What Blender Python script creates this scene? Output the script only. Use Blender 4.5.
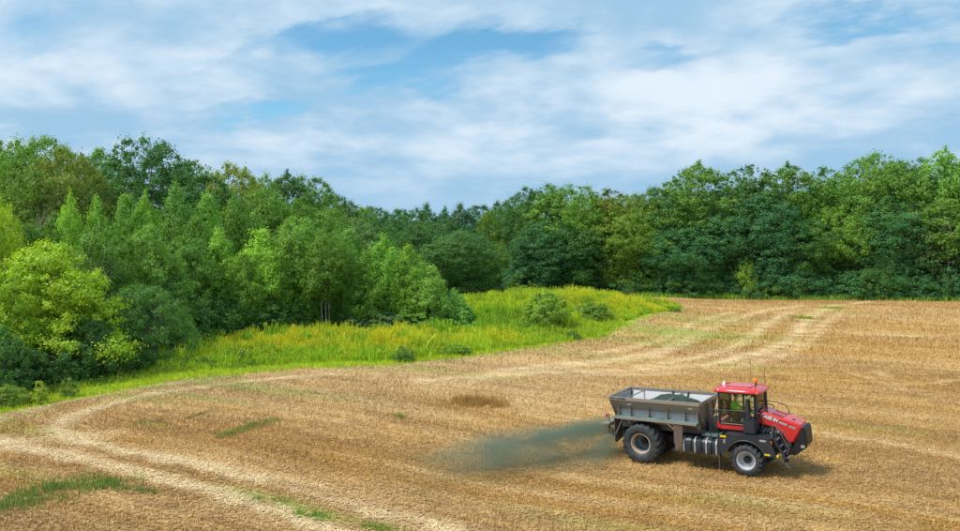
import bpy, bmesh, math, random
import numpy as np
from mathutils import Vector, Matrix
R = math.radians
S = bpy.context.scene
for o in list(bpy.data.objects):
    bpy.data.objects.remove(o)
COL = S.collection

# ------------------------------------------------------------------ camera
F_PX, CX, CY, YH, CAM_H = 780.0, 480.0, 265.5, 235.0, 10.5      # photograph is 960 x 531
PITCH = math.atan((CY - YH) / F_PX)
cam_d = bpy.data.cameras.new('camera')
cam_d.sensor_width = 36.0
cam_d.lens = F_PX / 960.0 * 36.0
cam_d.clip_start = 0.5
cam_d.clip_end = 6000
cam = bpy.data.objects.new('camera', cam_d)
COL.objects.link(cam)
cam.location = (0, 0, CAM_H)
cam.rotation_euler = (math.pi / 2 - PITCH, 0, 0)
S.camera = cam

# ------------------------------------------------------------------ sun and sky
SUN_EL, SUN_AZ = R(56), R(252)          # azimuth clockwise from +Y: behind the camera, to the left
sun_d = bpy.data.lights.new('sun', 'SUN')
sun_d.energy = 3.0
sun_d.angle = R(15)
sun_d.color = (1.0, 0.95, 0.86)
sun = bpy.data.objects.new('sun', sun_d)
COL.objects.link(sun)
sd = Vector((math.sin(SUN_AZ) * math.cos(SUN_EL), math.cos(SUN_AZ) * math.cos(SUN_EL), math.sin(SUN_EL)))
sun.rotation_euler = sd.to_track_quat('Z', 'Y').to_euler()
sun.location = (-40, -40, 80)

W = bpy.data.worlds.new('World')
S.world = W
W.use_nodes = True


class NT:
    """small helper to wire shader nodes"""
    def __init__(self, tree):
        self.t = tree
        for n in list(tree.nodes):
            tree.nodes.remove(n)

    def n(self, typ, **kw):
        nd = self.t.nodes.new(typ)
        for k, v in kw.items():
            setattr(nd, k, v)
        return nd

    def l(self, a, b):
        self.t.links.new(a, b)

    def put(self, sock, v):
        if isinstance(v, bpy.types.NodeSocket):
            self.l(v, sock)
        else:
            sock.default_value = v

    def m(self, op, a, b=0.0, c=None, clamp=False):
        nd = self.n('ShaderNodeMath', operation=op)
        nd.use_clamp = clamp
        self.put(nd.inputs[0], a)
        self.put(nd.inputs[1], b)
        if c is not None:
            self.put(nd.inputs[2], c)
        return nd.outputs[0]

    def vm(self, op, a, b=(0, 0, 0)):
        nd = self.n('ShaderNodeVectorMath', operation=op)
        self.put(nd.inputs[0], a)
        self.put(nd.inputs[1], b)
        return nd.outputs[0]

    def mix(self, f, a, b, typ='MIX'):
        nd = self.n('ShaderNodeMix', data_type='RGBA', blend_type=typ)
        self.put(nd.inputs[0], f)
        self.put(nd.inputs[6], a)
        self.put(nd.inputs[7], b)
        return nd.outputs[2]

    def noise(self, vec, scale, detail=4.0, rough=0.55, dist=0.0):
        nd = self.n('ShaderNodeTexNoise')
        if vec is not None:
            self.l(vec, nd.inputs['Vector'])
        nd.inputs['Scale'].default_value = scale
        nd.inputs['Detail'].default_value = detail
        nd.inputs['Roughness'].default_value = rough
        nd.inputs['Distortion'].default_value = dist
        return nd.outputs['Fac']

    def mr(self, v, a, b, c=0.0, d=1.0, smooth=False):
        nd = self.n('ShaderNodeMapRange')
        nd.clamp = True
        if smooth:
            nd.interpolation_type = 'SMOOTHSTEP'
        self.put(nd.inputs[0], v)
        for i, x in enumerate((a, b, c, d)):
            nd.inputs[i + 1].default_value = x
        return nd.outputs[0]

    def xyz(self, v):
        nd = self.n('ShaderNodeSeparateXYZ')
        self.l(v, nd.inputs[0])
        return nd.outputs

    def comb(self, x, y, z):
        nd = self.n('ShaderNodeCombineXYZ')
        for i, v in enumerate((x, y, z)):
            self.put(nd.inputs[i], v)
        return nd.outputs[0]


def build_world():
    g = NT(W.node_tree)
    out = g.n('ShaderNodeOutputWorld')
    sky = g.n('ShaderNodeTexSky', sky_type='NISHITA')
    sky.sun_disc = False
    sky.sun_elevation = SUN_EL
    sky.sun_rotation = SUN_AZ
    sky.air_density = 1.0
    sky.dust_density = 0.2
    sky.ozone_density = 3.0
    bg_sky = g.n('ShaderNodeBackground')
    bg_sky.inputs['Strength'].default_value = 0.10
    g.l(g.mix(1.0, sky.outputs[0], (0.58, 1.0, 1.05, 1), 'MULTIPLY'), bg_sky.inputs['Color'])
    tc = g.n('ShaderNodeTexCoord')
    d = g.vm('NORMALIZE', tc.outputs['Generated'])
    x, y, z = g.xyz(d)
    zc = g.m('ADD', g.m('MAXIMUM', z, 0.0), 0.24)
    px = g.m('DIVIDE', x, zc)
    py = g.m('DIVIDE', y, zc)
    p = g.comb(px, py, SKY_SEED)
    # streaks drift up to the right: shear the plane a little
    p2 = g.comb(g.m('MULTIPLY', px, 0.75), g.m('ADD', py, g.m('MULTIPLY', px, 0.32)), SKY_SEED)
    big = g.noise(p2, 1.25, 2.0, 0.5, 0.3)
    mid = g.noise(p2, 3.2, 5.0, 0.54, 0.2)
    fine = g.noise(p2, 6.5, 5.0, 0.58, 0.3)
    cov = g.m('ADD', g.m('MULTIPLY', big, 0.64), g.m('ADD', g.m('MULTIPLY', mid, 0.32), g.m('MULTIPLY', fine, 0.17)))
    # the openings in the layer that the photograph shows: (pixel x, y, half width, half height)
    wv = g.m('SUBTRACT', g.noise(p2, 4.2, 5.0, 0.6, 0.2), 0.5)
    wu = g.m('SUBTRACT', g.noise(g.vm('ADD', p2, (7.3, 2.1, 0)), 3.4, 5.0, 0.6, 0.2), 0.5)
    for ax_, ay_, hw_, hh_, st_ in SKY_GAPS:
        def to_plane(a, b):
            X, U = (a - CX) / F_PX, (CY - b) / F_PX
            v = Vector((X, math.cos(PITCH) + U * math.sin(PITCH), -math.sin(PITCH) + U * math.cos(PITCH))).normalized()
            k = v.z + 0.24
            return v.x / k, v.y / k
        c0 = to_plane(ax_, ay_)
        ex = abs(to_plane(ax_ + hw_, ay_)[0] - c0[0])
        ey = abs(to_plane(ax_, ay_ + hh_)[1] - c0[1])
        du = g.m('DIVIDE', g.m('ADD', g.m('SUBTRACT', px, c0[0]), g.m('MULTIPLY', wu, 0.55)), ex)
        dv = g.m('DIVIDE', g.m('ADD', g.m('SUBTRACT', py, c0[1]), g.m('MULTIPLY', wv, 0.60)), ey)
        dv = g.m('ADD', dv, g.m('MULTIPLY', du, 0.35))
        r2 = g.m('ADD', g.m('MULTIPLY', du, du), g.m('MULTIPLY', dv, dv))
        cov = g.m('SUBTRACT', cov, g.m('MULTIPLY', g.m('POWER', 2.718, g.m('MULTIPLY', r2, -1.0)), st_))
    cover = g.mr(cov, 0.30, 0.49, 0.10, 1.0, True)
    # low down the layers stack up into an even veil
    veil = g.mr(z, 0.03, 0.17, 0.86, 0.0, True)
    cover = g.m('MAXIMUM', cover, veil)
    lum = g.noise(g.comb(px, g.m('ADD', py, 0.18), SKY_SEED + 3.1), 2.4, 6.0, 0.53, 0.15)
    lum = g.mr(lum, 0.34, 0.70, 0.0, 1.0, True)
    lum = g.m('MULTIPLY', lum, g.mr(z, 0.03, 0.13, 0.22, 1.0, True))
    white = g.m('MULTIPLY', lum, g.mr(cov, 0.38, 0.56, 0.25, 1.0, True))
    ccol = g.mix(white, (0.250, 0.415, 0.570, 1), (0.555, 0.63, 0.70, 1))
    bg_c = g.n('ShaderNodeBackground')
    bg_c.inputs['Strength'].default_value = 1.0
    g.l(ccol, bg_c.inputs['Color'])
    mx = g.n('ShaderNodeMixShader')
    g.l(cover, mx.inputs[0])
    g.l(bg_sky.outputs[0], mx.inputs[1])
    g.l(bg_c.outputs[0], mx.inputs[2])
    g.l(mx.outputs[0], out.inputs['Surface'])


SKY_SEED = 57.1
SKY_GAPS = [(330, 45, 80, 18, .23), (400, 78, 80, 15, .21), (245, 114, 65, 12, .21), (505, 42, 65, 17, .22), (660, 62, 55, 14, .15), (890, 26, 100, 20, .20), (215, 70, 60, 10, .12), (560, 150, 90, 8, .08)]
build_world()

vs = S.view_settings
vs.view_transform = 'Standard'
vs.look = 'None'
vs.gamma = 1.0
vs.use_curve_mapping = False
vs.exposure = 0.50
S.render.engine = 'CYCLES'
S.cycles.max_bounces = 8
S.cycles.transparent_max_bounces = 12
S.cycles.diffuse_bounces = 3
S.cycles.glossy_bounces = 3
S.cycles.transmission_bounces = 4
S.cycles.volume_bounces = 1
S.cycles.use_denoising = True
S.cycles.volume_max_steps = 256


# ------------------------------------------------------------------ helpers
def pix(px, py, h=0.0):
    """ground point (x, y) under a pixel of the photograph, for ground of height h"""
    X, U = (px - CX) / F_PX, (CY - py) / F_PX
    dy = math.cos(PITCH) + U * math.sin(PITCH)
    dz = -math.sin(PITCH) + U * math.cos(PITCH)
    t = (h - CAM_H) / dz
    return X * t, dy * t


def hash2(ix, iy, seed):
    n = (ix.astype(np.int64) * 374761393 + iy.astype(np.int64) * 668265263 + seed * 1442695041) & 0x7fffffff
    n = (n ^ (n >> 13)) * 1274126177 & 0x7fffffff
    n = (n ^ (n >> 16)) * 2246822519 & 0x7fffffff
    return ((n ^ (n >> 15)) & 0xffff) / 65535.0


def vnoise(x, y, seed=0):
    x = np.asarray(x, float); y = np.asarray(y, float)
    ix, iy = np.floor(x), np.floor(y)
    fx, fy = x - ix, y - iy
    fx = fx * fx * (3 - 2 * fx); fy = fy * fy * (3 - 2 * fy)
    a = hash2(ix, iy, seed); b = hash2(ix + 1, iy, seed)
    c = hash2(ix, iy + 1, seed); d = hash2(ix + 1, iy + 1, seed)
    return (a * (1 - fx) + b * fx) * (1 - fy) + (c * (1 - fx) + d * fx) * fy


def fbm(x, y, seed=0, oct=4):
    v, a, s = 0.0, 0.5, 0.0
    for k in range(oct):
        v = v + a * vnoise(x * 2 ** k, y * 2 ** k, seed + k * 17)
        s += a
        a *= 0.5
    return v / s


def sstep(x, a, b):
    t = np.clip((x - a) / (b - a), 0, 1)
    return t * t * (3 - 2 * t)


def seg_dist(x, y, pts, closed=False):
    d = np.full(np.shape(x), 1e9)
    n = len(pts)
    for i in range(n if closed else n - 1):
        ax, ay = pts[i]; bx, by = pts[(i + 1) % n]
        vx, vy = bx - ax, by - ay
        t = np.clip(((x - ax) * vx + (y - ay) * vy) / (vx * vx + vy * vy + 1e-9), 0, 1)
        d = np.minimum(d, np.hypot(x - ax - t * vx, y - ay - t * vy))
    return d


def inside(x, y, poly):
    r = np.zeros(np.shape(x), bool)
    n = len(poly)
    for i in range(n):
        ax, ay = poly[i]; bx, by = poly[(i + 1) % n]
        if ay == by:
            continue
        c = ((ay > y) != (by > y)) & (x < (bx - ax) * (y - ay) / (by - ay) + ax)
        r ^= c
    return r


def sdist(x, y, poly):
    return np.where(inside(x, y, poly), 1, -1) * seg_dist(x, y, poly, True)


def mesh_np(name, V, faces_n, loops, mat=None, color=None, smooth=False, parent=None):
    """mesh from numpy arrays; faces_n: verts per face (int or array)"""
    me = bpy.data.meshes.new(name)
    V = np.asarray(V, np.float32)
    loops = np.asarray(loops, np.int32).ravel()
    me.vertices.add(len(V))
    me.vertices.foreach_set('co', V.ravel())
    me.loops.add(len(loops))
    me.loops.foreach_set('vertex_index', loops)
    if np.isscalar(faces_n):
        nf = len(loops) // faces_n
        st = np.arange(nf, dtype=np.int32) * faces_n
    else:
        fn = np.asarray(faces_n, np.int32)
        nf = len(fn)
        st = np.concatenate([[0], np.cumsum(fn)[:-1]]).astype(np.int32)
    me.polygons.add(nf)
    me.polygons.foreach_set('loop_start', st)
    if smooth:
        me.polygons.foreach_set('use_smooth', np.ones(nf, bool))
    if color is not None:
        a = me.color_attributes.new('tint', 'FLOAT_COLOR', 'POINT')
        c = np.ones((len(V), 4), np.float32)
        c[:, :color.shape[1]] = color
        a.data.foreach_set('color', c.ravel())
    me.update(calc_edges=True)
    me.validate()
    if mat:
        me.materials.append(mat)
    return me


def link(name, me, parent=None, **props):
    o = bpy.data.objects.new(name, me)
    COL.objects.link(o)
    if parent:
        o.parent = parent
    for k, v in props.items():
        o[k] = v
    return o


def thing(name, label, cat, loc=(0, 0, 0), rz=0.0, group=None):
    o = bpy.data.objects.new(name, None)
    o.empty_display_size = 0.3
    COL.objects.link(o)
    o.location = loc
    o.rotation_euler = (0, 0, rz)
    o['label'] = label
    o['category'] = cat
    if group:
        o['group'] = group
    return o


# ------------------------------------------------------------------ materials
def new_mat(name):
    m = bpy.data.materials.new(name)
    m.use_nodes = True
    return m, NT(m.node_tree)


def mat_plain(name, col, rough=0.5, metal=0.0, spec=0.5, dirt=0.25, dirt_col=(0.22, 0.17, 0.11), dscale=3.0, coat=0.0, rvar=0.15):
    m, g = new_mat(name)
    out = g.n('ShaderNodeOutputMaterial')
    b = g.n('ShaderNodeBsdfPrincipled')
    tc = g.n('ShaderNodeTexCoord')
    n1 = g.noise(tc.outputs['Object'], dscale, 6, 0.65)
    n2 = g.noise(tc.outputs['Object'], dscale * 9, 4, 0.6)
    f = g.m('MULTIPLY', g.mr(g.m('ADD', g.m('MULTIPLY', n1, 0.7), g.m('MULTIPLY', n2, 0.3)), 0.38, 0.68), dirt)
    g.l(g.mix(f, (*col, 1), (*dirt_col, 1)), b.inputs['Base Color'])
    g.l(g.m('ADD', rough - rvar / 2, g.m('MULTIPLY', n1, rvar), clamp=True), b.inputs['Roughness'])
    b.inputs['Metallic'].default_value = metal
    b.inputs['Specular IOR Level'].default_value = spec
    b.inputs['Coat Weight'].default_value = coat
    b.inputs['Coat Roughness'].default_value = 0.08
    g.l(b.outputs[0], out.inputs[0])
    return m


def mat_glass(name, tint):
    m, g = new_mat(name)
    out = g.n('ShaderNodeOutputMaterial')
    tr = g.n('ShaderNodeBsdfTransparent')
    tr.inputs[0].default_value = (*tint, 1)
    gl = g.n('ShaderNodeBsdfGlossy')
    gl.inputs['Roughness'].default_value = 0.03
    fr = g.n('ShaderNodeFresnel')
    fr.inputs[0].default_value = 1.5
    mx = g.n('ShaderNodeMixShader')
    g.l(g.m('ADD', fr.outputs[0], 0.03), mx.inputs[0])
    g.l(tr.outputs[0], mx.inputs[1])
    g.l(gl.outputs[0], mx.inputs[2])
    g.l(mx.outputs[0], out.inputs[0])
    return m


def mat_leaf(name, trans=0.35, spread=0.5):
    """leaf colour = object colour, varied per clump and leaf by the mesh's tint attribute and per tree"""
    m, g = new_mat(name)
    out = g.n('ShaderNodeOutputMaterial')
    oi = g.n('ShaderNodeObjectInfo')
    at = g.n('ShaderNodeAttribute', attribute_name='tint')
    r, gg, bb = g.xyz(at.outputs['Vector'])
    # r: leaf random, gg: clump random, bb: hue random
    val = g.m('ADD', 1.0 - spread * 0.6, g.m('ADD', g.m('MULTIPLY', r, spread * 0.55), g.m('MULTIPLY', gg, spread * 0.65)))
    hs = g.n('ShaderNodeHueSaturation')
    g.l(g.m('ADD', 0.470, g.m('MULTIPLY', bb, 0.058)), hs.inputs['Hue'])
    hs.inputs['Saturation'].default_value = 1.0
    g.l(val, hs.inputs['Value'])
    g.l(oi.outputs['Color'], hs.inputs['Color'])
    b = g.n('ShaderNodeBsdfPrincipled')
    g.l(hs.outputs[0], b.inputs['Base Color'])
    b.inputs['Roughness'].default_value = 0.55
    b.inputs['Specular IOR Level'].default_value = 0.35
    t = g.n('ShaderNodeBsdfTranslucent')
    tcol = g.mix(1.0, hs.outputs[0], (1.25, 1.3, 0.55, 1), 'MULTIPLY')
    g.l(tcol, t.inputs[0])
    mx = g.n('ShaderNodeMixShader')
    mx.inputs[0].default_value = trans
    g.l(b.outputs[0], mx.inputs[1])
    g.l(t.outputs[0], mx.inputs[2])
    g.l(mx.outputs[0], out.inputs[0])
    return m


def mat_attr(name, rough=0.8, trans=0.0, nscale=None, namp=0.3):
    """colour straight from the tint attribute of the mesh"""
    m, g = new_mat(name)
    out = g.n('ShaderNodeOutputMaterial')
    at = g.n('ShaderNodeAttribute', attribute_name='tint')
    c = at.outputs['Color']
    if nscale:
        tc = g.n('ShaderNodeTexCoord')
        nz = g.noise(tc.outputs['Object'], nscale, 4, 0.6)
        k = g.m('ADD', 1 - namp * 0.5, g.m('MULTIPLY', nz, namp))
        c = g.mix(1.0, c, g.comb(k, k, k), 'MULTIPLY')
    b = g.n('ShaderNodeBsdfPrincipled')
    g.l(c, b.inputs['Base Color'])
    b.inputs['Roughness'].default_value = rough
    b.inputs['Specular IOR Level'].default_value = 0.25
    if trans:
        t = g.n('ShaderNodeBsdfTranslucent')
        g.l(c, t.inputs[0])
        mx = g.n('ShaderNodeMixShader')
        mx.inputs[0].default_value = trans
        g.l(b.outputs[0], mx.inputs[1])
        g.l(t.outputs[0], mx.inputs[2])
        g.l(mx.outputs[0], out.inputs[0])
    else:
        g.l(b.outputs[0], out.inputs[0])
    return m


def mat_ground():
    m, g = new_mat('ground_soil_and_straw')
    out = g.n('ShaderNodeOutputMaterial')
    at = g.n('ShaderNodeAttribute', attribute_name='tint')
    tc = g.n('ShaderNodeTexCoord')
    P = tc.outputs['Object']
    mp = g.n('ShaderNodeMapping')
    mp.inputs['Rotation'].default_value = (0, 0, R(30.5))
    g.l(P, mp.inputs[0])
    x, y, z = g.xyz(mp.outputs[0])
    rows = g.noise(g.comb(g.m('MULTIPLY', x, 0.13), g.m('MULTIPLY', y, 2.7), 0.0), 1.0, 4, 0.62, 0.25)
    grit = g.noise(P, 9.0, 6, 0.75)
    clod = g.noise(P, 2.2, 5, 0.7)
    speck = g.noise(P, 26.0, 3, 0.7)
    k = g.m('ADD', 0.40, g.m('ADD', g.m('MULTIPLY', g.mr(grit, 0.3, 0.7), 0.42), g.m('ADD', g.m('MULTIPLY', g.mr(rows, 0.3, 0.7), 0.56), g.m('MULTIPLY', g.mr(clod, 0.3, 0.7), 0.18))))
    c = g.mix(1.0, at.outputs['Color'], g.comb(k, k, k), 'MULTIPLY')
    # scattered pale straw and dark soil specks
    c = g.mix(g.m('MULTIPLY', g.mr(speck, 0.60, 0.72), 0.30), c, (0.58, 0.42, 0.21, 1))
    c = g.mix(g.m('MULTIPLY', g.mr(speck, 0.44, 0.32), 0.7), c, (0.10, 0.065, 0.035, 1))
    # keep green ground green: fade those specks by how green the tint is
    sr = g.n('ShaderNodeSeparateColor')
    g.l(at.outputs['Color'], sr.inputs[0])
    green = g.mr(g.m('SUBTRACT', sr.outputs[1], sr.outputs[0]), 0.0, 0.05)
    c = g.mix(green, c, g.mix(1.0, at.outputs['Color'], g.comb(k, k, k), 'MULTIPLY'))
    b = g.n('ShaderNodeBsdfPrincipled')
    g.l(c, b.inputs['Base Color'])
    b.inputs['Roughness'].default_value = 0.95
    b.inputs['Specular IOR Level'].default_value = 0.15
    bp = g.n('ShaderNodeBump')
    bp.inputs['Strength'].default_value = 0.9
    bp.inputs['Distance'].default_value = 0.09
    g.l(g.m('ADD', g.m('MULTIPLY', grit, 0.6), g.m('ADD', g.m('MULTIPLY', rows, 0.6), g.m('MULTIPLY', clod, 0.5))), bp.inputs['Height'])
    g.l(bp.outputs[0], b.inputs['Normal'])
    g.l(b.outputs[0], out.inputs[0])
    return m


def mat_bark(name, c1, c2, scale=6):
    m, g = new_mat(name)
    out = g.n('ShaderNodeOutputMaterial')
    tc = g.n('ShaderNodeTexCoord')
    x, y, z = g.xyz(tc.outputs['Object'])
    nz = g.noise(g.comb(x, y, g.m('MULTIPLY', z, 0.35)), scale, 5, 0.65)
    b = g.n('ShaderNodeBsdfPrincipled')
    g.l(g.mix(g.mr(nz, 0.35, 0.65), (*c1, 1), (*c2, 1)), b.inputs['Base Color'])
    b.inputs['Roughness'].default_value = 0.9
    g.l(b.outputs[0], out.inputs[0])
    return m


M_LEAF = mat_leaf('broad_leaf', 0.36, 0.62)
M_LEAF_FINE = mat_leaf('fine_leaf', 0.38, 0.52)
M_BARK = mat_bark('brown_bark', (0.07, 0.058, 0.045), (0.19, 0.165, 0.13))
M_BARK_PALE = mat_bark('pale_bark', (0.20, 0.19, 0.165), (0.50, 0.48, 0.43), 3)
M_BARK_DEAD = mat_bark('dead_wood', (0.26, 0.23, 0.19), (0.46, 0.42, 0.36), 5)
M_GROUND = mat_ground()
M_BLADE = mat_attr('grass_blade', 0.6, 0.3)
M_STRAW = mat_attr('straw', 0.75, 0.12)

# ------------------------------------------------------------------ terrain
TRUCK_P = np.array([8.333, 37.039])
TRUCK_YAW, TRUCK_PIT, TRUCK_ROL = R(-34.84), R(2.64), R(0.79)
ROW = R(-30.5)
cy_, sy_ = math.cos(TRUCK_YAW), math.sin(TRUCK_YAW)
MID = TRUCK_P + 2.4 * np.array([cy_, sy_])


def ground_h(x, y):
    x = np.asarray(x, float); y = np.asarray(y, float)
    dx, dy = x - MID[0], y - MID[1]
    fwd = dx * cy_ + dy * sy_
    lat = -dx * sy_ + dy * cy_
    pl = fwd * math.tan(TRUCK_PIT) + lat * math.tan(TRUCK_ROL)
    r2 = dx * dx + dy * dy
    h = pl * np.exp(-(r2 / (2 * 9.0 ** 2)) ** 2)
    h = h + 2.3 * np.exp(-(((x - 9.5) / 12) ** 2 + ((y - 103) / 13) ** 2))
    far = sstep(r2, 8.0 ** 2, 16.0 ** 2)
    h = h + far * (fbm(x / 14, y / 14, 5, 3) - 0.5) * 0.35
    h = h + sstep(-x, 26, 60) * sstep(y, 55, 90) * 2.0
    return h


FIELD = [(-60, 30), (-40, 40), (-28.8, 45.4), (-25, 51.6), (-21.8, 57), (-14, 61.5), (-6.5, 63), (1.8, 70), (12.2, 79.5),
         (19, 92), (26, 104.5), (28.5, 110), (27, 116), (18, 122), (19, 134), (40, 129.5), (75, 122.5), (140, 110),
         (300, 90), (300, -80), (-300, -80), (-300, 20)]
MEADOW = [(-24.5, 60), (-15, 64), (-6, 65.5), (1.5, 71.5), (12, 80.5), (18.5, 93), (25.5, 105), (28, 110), (26, 116), (17, 122),
          (8, 130), (-6, 126), (-8, 100), (-6, 88), (-10, 85), (-20, 84), (-29, 80), (-30, 66)]


def P(*pp):
    return [pix(a, b) for a, b in pp]


TRACKS = [  # polylines on the ground, half width, strength
    (P((330, 374), (240, 382), (150, 395), (85, 412), (52, 427), (75, 441), (110, 450), (200, 467), (300, 490), (400, 515), (470, 533)), 0.62, 1.0),
    (P((200, 380), (110, 391), (40, 407), (-10, 421)), 0.7, 0.75),
    (P((-30, 436), (40, 452), (90, 462), (130, 472), (190, 487), (255, 504), (310, 520), (350, 534)), 0.62, 1.0),
    (P((0, 440), (50, 437), (100, 437)), 1.0, 0.55),
    (P((420, 381), (500, 375), (600, 371), (680, 366), (724, 361), (765, 352), (790, 341), (800, 329), (812, 316), (832, 306), (870, 302)), 0.85, 0.72),
    (P((500, 371), (600, 361), (660, 350), (690, 338), (712, 328), (735, 319), (765, 311), (800, 306)), 0.8, 0.62),
    (P((600, 352), (660, 341), (700, 322), (730, 313)), 0.7, 0.6),
    (P((560, 377), (660, 373), (740, 366), (785, 354), (812, 340), (822, 325), (840, 313)), 0.7, 0.45),
    (P((470, 381), (560, 368), (650, 356), (684, 344), (704, 334)), 0.8, 0.5),
    (P((640, 366), (720, 352), (750, 339), (765, 325), (790, 312)), 0.75, 0.6),
    (P((840, 370), (890, 385), (930, 384), (965, 379)), 0.3, 0.5),
    (P((880, 372), (900, 388)), 0.35, 0.5),
    (P((560, 470), (700, 492), (820, 515), (900, 531)), 0.5, 0.30),
    (P((830, 440), (960, 462)), 0.5, 0.35),
]
GREENS = [  # centre px, radii in metres (along rows, across), strength
    (680, 334, 9, 4.5, 0.75), (700, 322, 6, 3.5, 0.6), (660, 343, 5, 2.0, 0.5), (832, 312, 4.0, 1.5, 0.6), (805, 318, 2.5, 1.2, 0.6), (720, 316, 4, 1.5, 0.6),
    (230, 384, 7, 1.4, 0.5), (130, 397, 4, 0.9, 0.45), (200, 398, 4, 0.6, 0.5), (300, 393, 4, 0.6, 0.35), (430, 370, 7, 1.2, 0.4), (560, 352, 6, 2, 0.35),
    (150, 424, 1.6, 0.4, 0.5), (15, 475, 3.0, 0.5, 0.4), (285, 503, 3.0, 0.5, 0.6), (320, 516, 1.0, 0.35, 0.8), (390, 528, 1.5, 0.3, 0.7),
    (20, 428, 3, 0.8, 0.45), (735, 505, 4, 1.0, 0.22), (870, 432, 5, 1.2, 0.25), (600, 522, 4, .8, .25), (740, 366, 5, 1.5, .25),
]


def field_color(x, y):
    x = np.asarray(x, float); y = np.asarray(y, float)
    c, s = math.cos(ROW), math.sin(ROW)
    u = x * c + y * s
    v = -x * s + y * c
    wob = (fbm(x / 9, y / 9, 31, 3) - 0.5) * 1.6
    n1 = fbm(u / 14, (v + wob) / 1.5, 1, 4)
    n2 = fbm(u / 30, (v + wob) / 6.0, 2, 4)
    n3 = fbm(u / 1.4, v / 0.7, 3, 3)
    n4 = fbm(x / 18, y / 18, 4, 3)
    n5 = fbm(u / 16.0, (v + wob * .4) / 0.6, 9, 3)
    gold = np.array([0.50, 0.285, 0.078])
    tan = np.array([0.59, 0.385, 0.16])
    brown = np.array([0.31, 0.175, 0.070])
    pale = np.array([0.76, 0.585, 0.335])
    w = sstep(n1 * 0.55 + n2 * 0.45, 0.36, 0.64)[..., None]
    col = gold * (1 - w) + tan * w
    w = (sstep(n5 * .5 + n3 * 0.5, 0.56, 0.34) * (0.35 + 0.5 * sstep(n4, .35, .65)))[..., None] * 0.75
    col = col * (1 - w) + brown * w
    # upper left of the field is straw pale, lower edge browner
    lp = (sstep(y, 38, 56) * sstep(-x, -30, 6) * 0.62)[..., None]
    col = col * (1 - lp) + np.array([0.60, 0.425, 0.215]) * lp
    br = (sstep(y, 36, 27) * sstep(-x, -20, 5) * 0.35)[..., None]
    col = col * (1 - br) + np.array([0.38, 0.23, 0.105]) * br
    n7 = fbm(u / 16 + 8, (v + wob) / 4.5, 19, 4)
    k = (sstep(n7, .50, .68) * .38)[..., None]
    col = col * (1 - k) + np.array([0.36, 0.215, 0.095]) * k
    n6 = fbm(u / 45 + 3, (v + wob) / 1.25, 14, 3)
    k = (sstep(n6, .54, .70) * sstep(n3, .25, .6) * .32)[..., None]
    col = col * (1 - k) + np.array([0.68, 0.48, 0.23]) * k
    k = (sstep(n6, .42, .28) * sstep(n5, .3, .6) * .4)[..., None]
    col = col * (1 - k) + np.array([0.35, 0.19, 0.065]) * k
    for pts, hw, st in TRACKS:
        wx = x + (fbm(x / 1.3, y / 1.3, 71, 3) - .5) * hw * 1.3
        wy = y + (fbm(x / 1.3, y / 1.3, 83, 3) - .5) * hw * 1.3
        d = seg_dist(wx, wy, pts)
        k = np.clip(np.exp(-(d / hw) ** 2) * st * (0.25 + 1.3 * sstep(n3 * .6 + n5 * .4, .3, .68)), 0, 1)[..., None] * 0.78
        col = col * (1 - k) + pale * k
    for px, py, ra, rb, st in GREENS:
        gx, gy = pix(px, py)
        du = ((x - gx) * c + (y - gy) * s) / ra
        dv = (-(x - gx) * s + (y - gy) * c) / rb
        k = np.clip(np.exp(-(du * du + dv * dv)) * st * (0.3 + 1.4 * n3), 0, 1)[..., None]
        col = col * (1 - k) + np.array([0.30, 0.36, 0.07]) * k
    # verge side: green creeping in
    d = seg_dist(x, y, FIELD[:12])
    k = (np.exp(-(d / 2.2) ** 2) * sstep(n3 * .6 + n1 * .4, 0.40, 0.62) * 0.75)[..., None]
    col = col * (1 - k) + np.array([0.32, 0.34, 0.08]) * k
    return col


def ground_color(x, y):
    fc = field_color(x, y)
    d = sdist(x, y, FIELD)
    dm = sdist(x, y, MEADOW)
    n = fbm(x / 2.0, y / 2.0, 12, 3)
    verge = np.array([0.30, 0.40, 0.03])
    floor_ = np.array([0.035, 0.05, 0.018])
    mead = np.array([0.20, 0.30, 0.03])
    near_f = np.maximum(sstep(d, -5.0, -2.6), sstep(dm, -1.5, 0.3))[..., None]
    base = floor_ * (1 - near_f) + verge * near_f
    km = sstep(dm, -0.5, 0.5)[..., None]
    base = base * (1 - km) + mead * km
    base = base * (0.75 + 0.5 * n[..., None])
    k = sstep(d + (n - 0.5) * 1.6, -0.35, 0.35)[..., None]
    return base * (1 - k) + fc * k


def graded(a, b, segs):
    """1-D graded spacing: segs = list of (end, step)"""
    out = [a]
    for end, st in segs:
        n = max(1, int(round((end - out[-1]) / st)))
        s0 = out[-1]
        out += [s0 + (end - s0) * (i + 1) / n for i in range(n)]
    return np.array(out)


def build_ground():
    xs = graded(-2500, 2500, [(-300, 400), (-60, 24), (-32, 1.0), (30, 0.22), (95, 0.45), (140, 3), (300, 16), (2500, 440)])
    ys = graded(-400, 4000, [(-60, 60), (20, 8), (25, 0.6), (60, 0.18), (90, 0.32), (145, 0.6), (200, 5), (500, 60), (4000, 700)])
    X, Y = np.meshgrid(xs, ys)
    Z = ground_h(X, Y)
    V = np.stack([X.ravel(), Y.ravel(), Z.ravel()], 1)
    nx, ny = len(xs), len(ys)
    i = (np.arange(ny - 1)[:, None] * nx + np.arange(nx - 1)[None, :]).ravel()
    Q = np.stack([i, i + 1, i + nx + 1, i + nx], 1)
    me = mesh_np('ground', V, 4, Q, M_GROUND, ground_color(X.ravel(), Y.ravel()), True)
    o = link('ground', me, kind='structure')
    o['label'] = 'harvested stubble field with pale wheel tracks, green verge and forest floor'


build_ground()


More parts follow.
